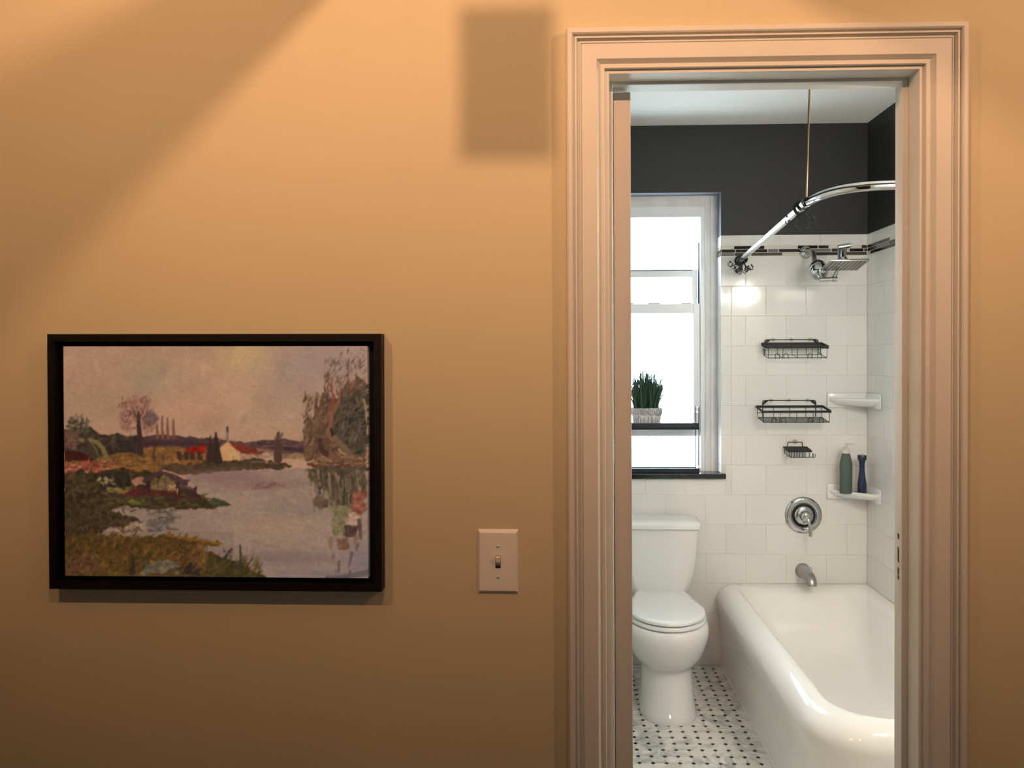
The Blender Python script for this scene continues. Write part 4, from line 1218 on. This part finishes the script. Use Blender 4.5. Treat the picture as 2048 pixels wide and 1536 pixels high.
for a, b_ in (((1310, 1030), (1312, 1080)), ((1500, 1020), (1470, 1160)), ((1370, 1110), (1362, 1230)), ((1560, 930), (1540, 1000)), ((1480, 1210), (1470, 1260))):
    line('D', [a, b_], 14, 7, (86, 68, 68))
line('D', [(1250, 1275), (1450, 1262), (1650, 1220)], 20, 30, (84, 72, 72), .8)
# --- left bank, boathouse
poly('C', [(300, 200), (420, 150), (640, 190), (900, 170), (1150, 190), (1360, 230), (1600, 280), (1560, 350), (1740, 470), (2010, 540), (1860, 578), (1480, 584), (1100, 575), (840, 556), (775, 600), (900, 640), (1130, 712), (880, 752), (700, 800), (640, 870), (300, 880)], (60, 43, 27), 4, .25)
scatter('C', 320, 1000, 200, 840, 240, [(72, 54, 32), (48, 36, 24), (84, 58, 38), (66, 58, 34), (54, 36, 28)], 14, 2.6, .5, .9)
poly('C', [(320, 110), (400, 130), (480, 90), (620, 105), (700, 150), (830, 125), (700, 215), (560, 190), (440, 180), (330, 215)], (126, 62, 46), 4, .25)
scatter('C', 320, 800, 100, 210, 60, [(164, 86, 62), (108, 44, 36), (186, 124, 92), (140, 64, 54)], 9, 1.8, .4, .7)
poly('C', [(680, 220), (820, 170), (980, 230), (1000, 330), (820, 420), (660, 400)], (46, 37, 26), 4, .2)
scatter('C', 660, 830, 250, 330, 36, [(166, 138, 92), (132, 108, 72), (190, 160, 112)], 4, 1.4, 1.0, .8)
scatter('C', 740, 980, 370, 420, 30, [(116, 92, 46), (134, 104, 60)], 8, 1.8, .1, .3)
poly('C', [(980, 270), (1120, 260), (1130, 330), (1000, 340)], (148, 100, 72), 4)
poly('C', [(860, 470), (1020, 380), (1200, 340), (1460, 400), (1600, 440), (1690, 500), (1480, 500), (1160, 440)], (76, 34, 30), 4, .2)
poly('C', [(1190, 300), (1330, 230), (1450, 310), (1450, 390), (1200, 380)], (100, 76, 50), 3, .2)
for x in (1270, 1350):
    line('C', [(x, 290), (x, 380)], 4, 4, (72, 46, 40))
line('C', [(1135, 300), (1210, 250), (1330, 190)], 22, 18, (66, 44, 46))
line('C', [(1330, 190), (1420, 240), (1550, 320)], 22, 30, (70, 46, 46))
line('C', [(1320, 186), (1440, 218), (1560, 270)], 7, 6, (178, 122, 92))
line('C', [(1165, 310), (1180, 390)], 16, 18, (48, 30, 32))
line('C', [(1475, 330), (1482, 430)], 16, 18, (48, 30, 32))
line('C', [(1500, 340), (1640, 385)], 16, 14, (84, 60, 58))
line('C', [(1540, 380), (1640, 400), (1620, 480)], 12, 16, (60, 38, 38))
line('C', [(1660, 360), (1640, 440), (1740, 470)], 12, 18, (58, 30, 32))
scatter('C', 1370, 1480, 330, 390, 14, [(196, 152, 92), (150, 104, 66)], 5, 1.6, 1.5, .3)
scatter('C', 700, 1760, 440, 560, 110, [(70, 66, 36), (52, 48, 30), (84, 78, 40), (62, 40, 30)], 14, 2.2, .03, .2)
poly('C', [(940, 520), (1020, 478), (1110, 520), (1030, 545)], (92, 86, 38), 2)
poly('C', [(1780, 520), (1850, 465), (1960, 500), (2030, 540), (1880, 560)], (62, 62, 38), 2)
scatter('C', 1150, 1420, 590, 800, 80, [(94, 78, 66), (108, 88, 74), (78, 68, 58)], 12, 2.4, .05, .2, .75)
line('C', [(1180, 812), (1300, 806)], 8, 8, (74, 62, 54))
poly('C', [(700, 820), (820, 780), (1100, 730), (1150, 800), (1050, 860), (850, 830)], (150, 118, 94), 3, .08)
scatter('C', 820, 1080, 770, 830, 14, [(84, 62, 48)], 7, 2.6, .1, .3)
# --- near bank
poly('C', [(300, 850), (560, 850), (860, 848), (1100, 880), (1360, 850), (1700, 885), (1950, 928), (1860, 955), (1700, 968), (1770, 1010), (1900, 1070), (2060, 1120), (2180, 1150), (2250, 1240), (2330, 1290), (300, 1300)], (84, 58, 28), 4, .2)
poly('D', [(20, 1050), (150, 1092), (340, 1112), (400, 1160), (490, 1208), (640, 1268), (640, 1300), (20, 1300)], (66, 52, 28), 4, .2)
scatter('C', 320, 1700, 860, 1260, 330, [(104, 70, 32), (72, 50, 26), (122, 80, 36), (62, 48, 26), (92, 60, 30), (84, 52, 34)], 14, 2.2, -.9, .7)
scatter('C', 320, 620, 1080, 1250, 60, [(96, 58, 44), (68, 36, 30), (112, 76, 58)], 10, 1.6, -.7, .7)
line('C', [(1350, 850), (1650, 895), (1900, 935)], 14, 14, (128, 82, 30), .8)
line('C', [(1000, 1230), (1010, 1150), (1000, 1050)], 34, 6, (50, 42, 28))
poly('C', [(1080, 1230), (1180, 1140), (1300, 1110), (1500, 1130), (1440, 1190), (1300, 1250), (1100, 1260)], (104, 88, 64), 5, .2)
scatter('C', 1100, 1500, 1130, 1250, 50, [(130, 108, 82), (84, 74, 56), (70, 70, 62)], 9, 1.8, -.2, .5)
poly('C', [(1500, 1240), (1600, 1140), (1660, 1130), (1720, 1260)], (50, 34, 32), 3)
scatter('C', 1600, 1760, 980, 1230, 50, [(140, 92, 48), (112, 72, 40), (88, 62, 34)], 18, 1.4, -1.4, .2)
scatter('D', 20, 560, 1100, 1270, 110, [(72, 58, 30), (92, 68, 32), (52, 44, 26)], 13, 2.0, -1.0, .5)
for pts in ([(200, 1090), (240, 1040), (280, 985)], [(365, 1180), (372, 1060), (366, 950)], [(340, 1190), (380, 1140)]):
    line('D', pts, 16, 7, (52, 46, 38))
scatter('D', 180, 290, 1000, 1080, 10, [(70, 58, 46)], 6, 1.6, -.8, .6)
# overall brushwork and canvas tone
recolour_strokes(PX0, PX1, 870, PY1, 1600, 9, 1.5, 0.2, .9, .05, .55)
img *= (1 + .04 * n3)[..., None]
img[(gy > 1060) & (gx < 480)] *= .93
_b = img.copy()
for ax_ in (0, 1):                                   # wet-in-wet softening
    _b = (_b + .55 * (np.roll(_b, 1, ax_) + np.roll(_b, -1, ax_))) / 2.1
_b[0], _b[-1], _b[:, 0], _b[:, -1] = img[0], img[-1], img[:, 0], img[:, -1]
img = _b
# divide the lamp light out of the observed colours -> paint albedo
vv = (gy - PY0) / (PY1 - PY0)
Lr = np.stack([np.interp(vv, [0, .5, 1], c_) for c_ in LIGHT_AT_CANVAS], -1)
alb = np.clip(lin(np.clip(img, 0, 255)) / Lr, .004, .97)
# canvas mesh: one quad per paint cell, wrapped round the stretcher bars
cw, ch = .5985, .4505
xs, zs = np.linspace(-cw / 2, cw / 2, NX), np.linspace(ch / 2, -ch / 2, NY)
CX, CZ_ = np.meshgrid(xs, zs)
V = np.stack([CX.ravel(), np.full(CX.size, -.0245) - .00025 * (n3.ravel()), CZ_.ravel()], -1)
idx = np.arange(NX * NY).reshape(NY, NX)
F = np.stack([idx[1:, :-1], idx[1:, 1:], idx[:-1, 1:], idx[:-1, :-1]], -1).reshape(-1, 4)
edge = np.concatenate([idx[0, :], idx[1:, -1], idx[-1, -2::-1], idx[-2:0:-1, 0]])
V2 = V[edge].copy(); V2[:, 1] = -.006
ne = len(edge)
k = np.arange(ne)
F2 = np.stack([edge[k], edge[(k + 1) % ne], NX * NY + (k + 1) % ne, NX * NY + k], -1)
me = bpy.data.meshes.new('canvas')
me.from_pydata(np.concatenate([V, V2]).tolist(), [], np.concatenate([F, F2]).tolist())
colr = np.ones((NX * NY + ne, 4), np.float32)
colr[:NX * NY, :3] = alb.reshape(-1, 3)
colr[NX * NY:, :3] = np.maximum(alb.reshape(-1, 3)[edge], .35)
at = me.color_attributes.new('paint', 'FLOAT_COLOR', 'POINT')
at.data.foreach_set('color', colr.ravel())
for p_ in me.polygons: p_.use_smooth = True
M_canvas = bpy.data.materials.new('oil_paint_on_canvas')
M_canvas.use_nodes = True
nt = M_canvas.node_tree
bs = nt.nodes['Principled BSDF']
bs.inputs['Roughness'].default_value = .55
bs.inputs['Specular IOR Level'].default_value = .3
an = nt.nodes.new('ShaderNodeAttribute'); an.attribute_name = 'paint'
nt.links.new(an.outputs['Color'], bs.inputs['Base Color'])
me.materials.append(M_canvas)
cv_o = bpy.data.objects.new('canvas', me)
COL.objects.link(cv_o)
cv_o.parent = pic
pic.rotation_euler = (0, .004, 0)


# ------------------------------------------------------------------ lamps out of the frame
# vanity light on the bathroom side of the partition, right of the door
vl = empty('vanity_light', 'two-globe vanity light bar on the wall beside the bathroom door', 'wall lamp', (1.33, WT + .006, 1.985))
MB().box(-.22, .17, 0, .022, -.05, .05, bev=.006).build('back_plate', M_chrome, vl)
for x in (-.14, .095):
    MB().lathe([(.03, 0), (.03, .02), (.022, .04), (.022, .05)], (x, .02, 0), (0, 1, 0), 20).build('socket', M_chrome, vl, smooth=True)
    MB().sphere((x, .13, 0), .076, 24, 14).build('globe', M_bulb, vl, smooth=True)

# hall ceiling lantern: added unseen plates near the bulb cast the wall shadows
hl = empty('hall_lantern', 'hall ceiling lantern with added dark plates that shape the wall shadows', 'ceiling lamp', (LAMP.x, LAMP.y, ZT))
dz = LAMP.z - ZT
MB().lathe([(.075, 0), (.075, -.012), (.03, -.025), (.012, -.03)], (0, 0, 0), (0, 0, 1), 28).build('canopy', M_bronze, hl, smooth=True)
MB().tube([(0, -.02, -.02), (0, -.02, dz + .03)], .008, 12).build('stem', M_bronze, hl)
MB().lathe([(.016, .05), (.016, .024), (.012, .02)], (0, -.02, dz), (0, 0, 1), 18).build('socket', M_bronze, hl)
LD = -LAMP.y
yp = LD * .20
kx = (LD - yp) / LD
kx = yp / LD
x_l, x_r = (915 - 1002) / 1025 * kx, (1105 - 1002) / 1025 * kx
z_t, z_b = -(366 + 8) / 1025 * kx, -(366 + 312) / 1025 * kx
MB().box(x_l, x_r, yp - .001, yp + .001, dz + z_b, dz + z_t).build('shadow_plate', M_shadow_plate, hl)
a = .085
MB().box(-a - .001, -a + .001, LD * a * .75, LD * a * 2.9, dz - .98 * a, dz - .47 * a).build('shadow_plate', M_shadow_plate, hl)
MB().box(a - .001, a + .001, LD * a * .75, LD * a * 2.9, dz - .62 * a, dz - .15 * a).build('shadow_plate', M_shadow_plate, hl)
def hall_spot(parent, z, e, tilt=9):
    o = light('bulb_light', 'SPOT', (0, 0, z), e, HALL_COL, parent)
    o.data.shadow_soft_size = .006
    o.data.spot_size = math.radians(110.6)
    o.data.spot_blend = 1.0
    o.scale = (2.14, 1, 1)
    o.rotation_euler = (math.radians(90 - tilt), 0, 0)
hall_spot(hl, dz, HALL_E)
for x, e, lab in ((-1.006, HALL_E * .876, 'plain bare-bulb hall ceiling lamp near the left hall wall'), (1.48, HALL_E * 1.2, 'plain bare-bulb hall ceiling lamp near the right hall wall')):
    r = empty('hall_lamp', lab, 'ceiling lamp', (x, LAMP.y, ZT), 0, 'bare-bulb hall ceiling lamps')
    MB().lathe([(.075, 0), (.075, -.012), (.03, -.025), (.012, -.03)], (0, 0, 0), (0, 0, 1), 28).build('canopy', M_bronze, r, smooth=True)
    MB().tube([(0, -.02, -.02), (0, -.02, dz + .03)], .008, 12).build('stem', M_bronze, r)
    MB().lathe([(.016, .05), (.016, .024), (.012, .02)], (0, -.02, dz), (0, 0, 1), 18).build('socket', M_bronze, r)
    hall_spot(r, dz, e, 17 if x > 0 else 11)
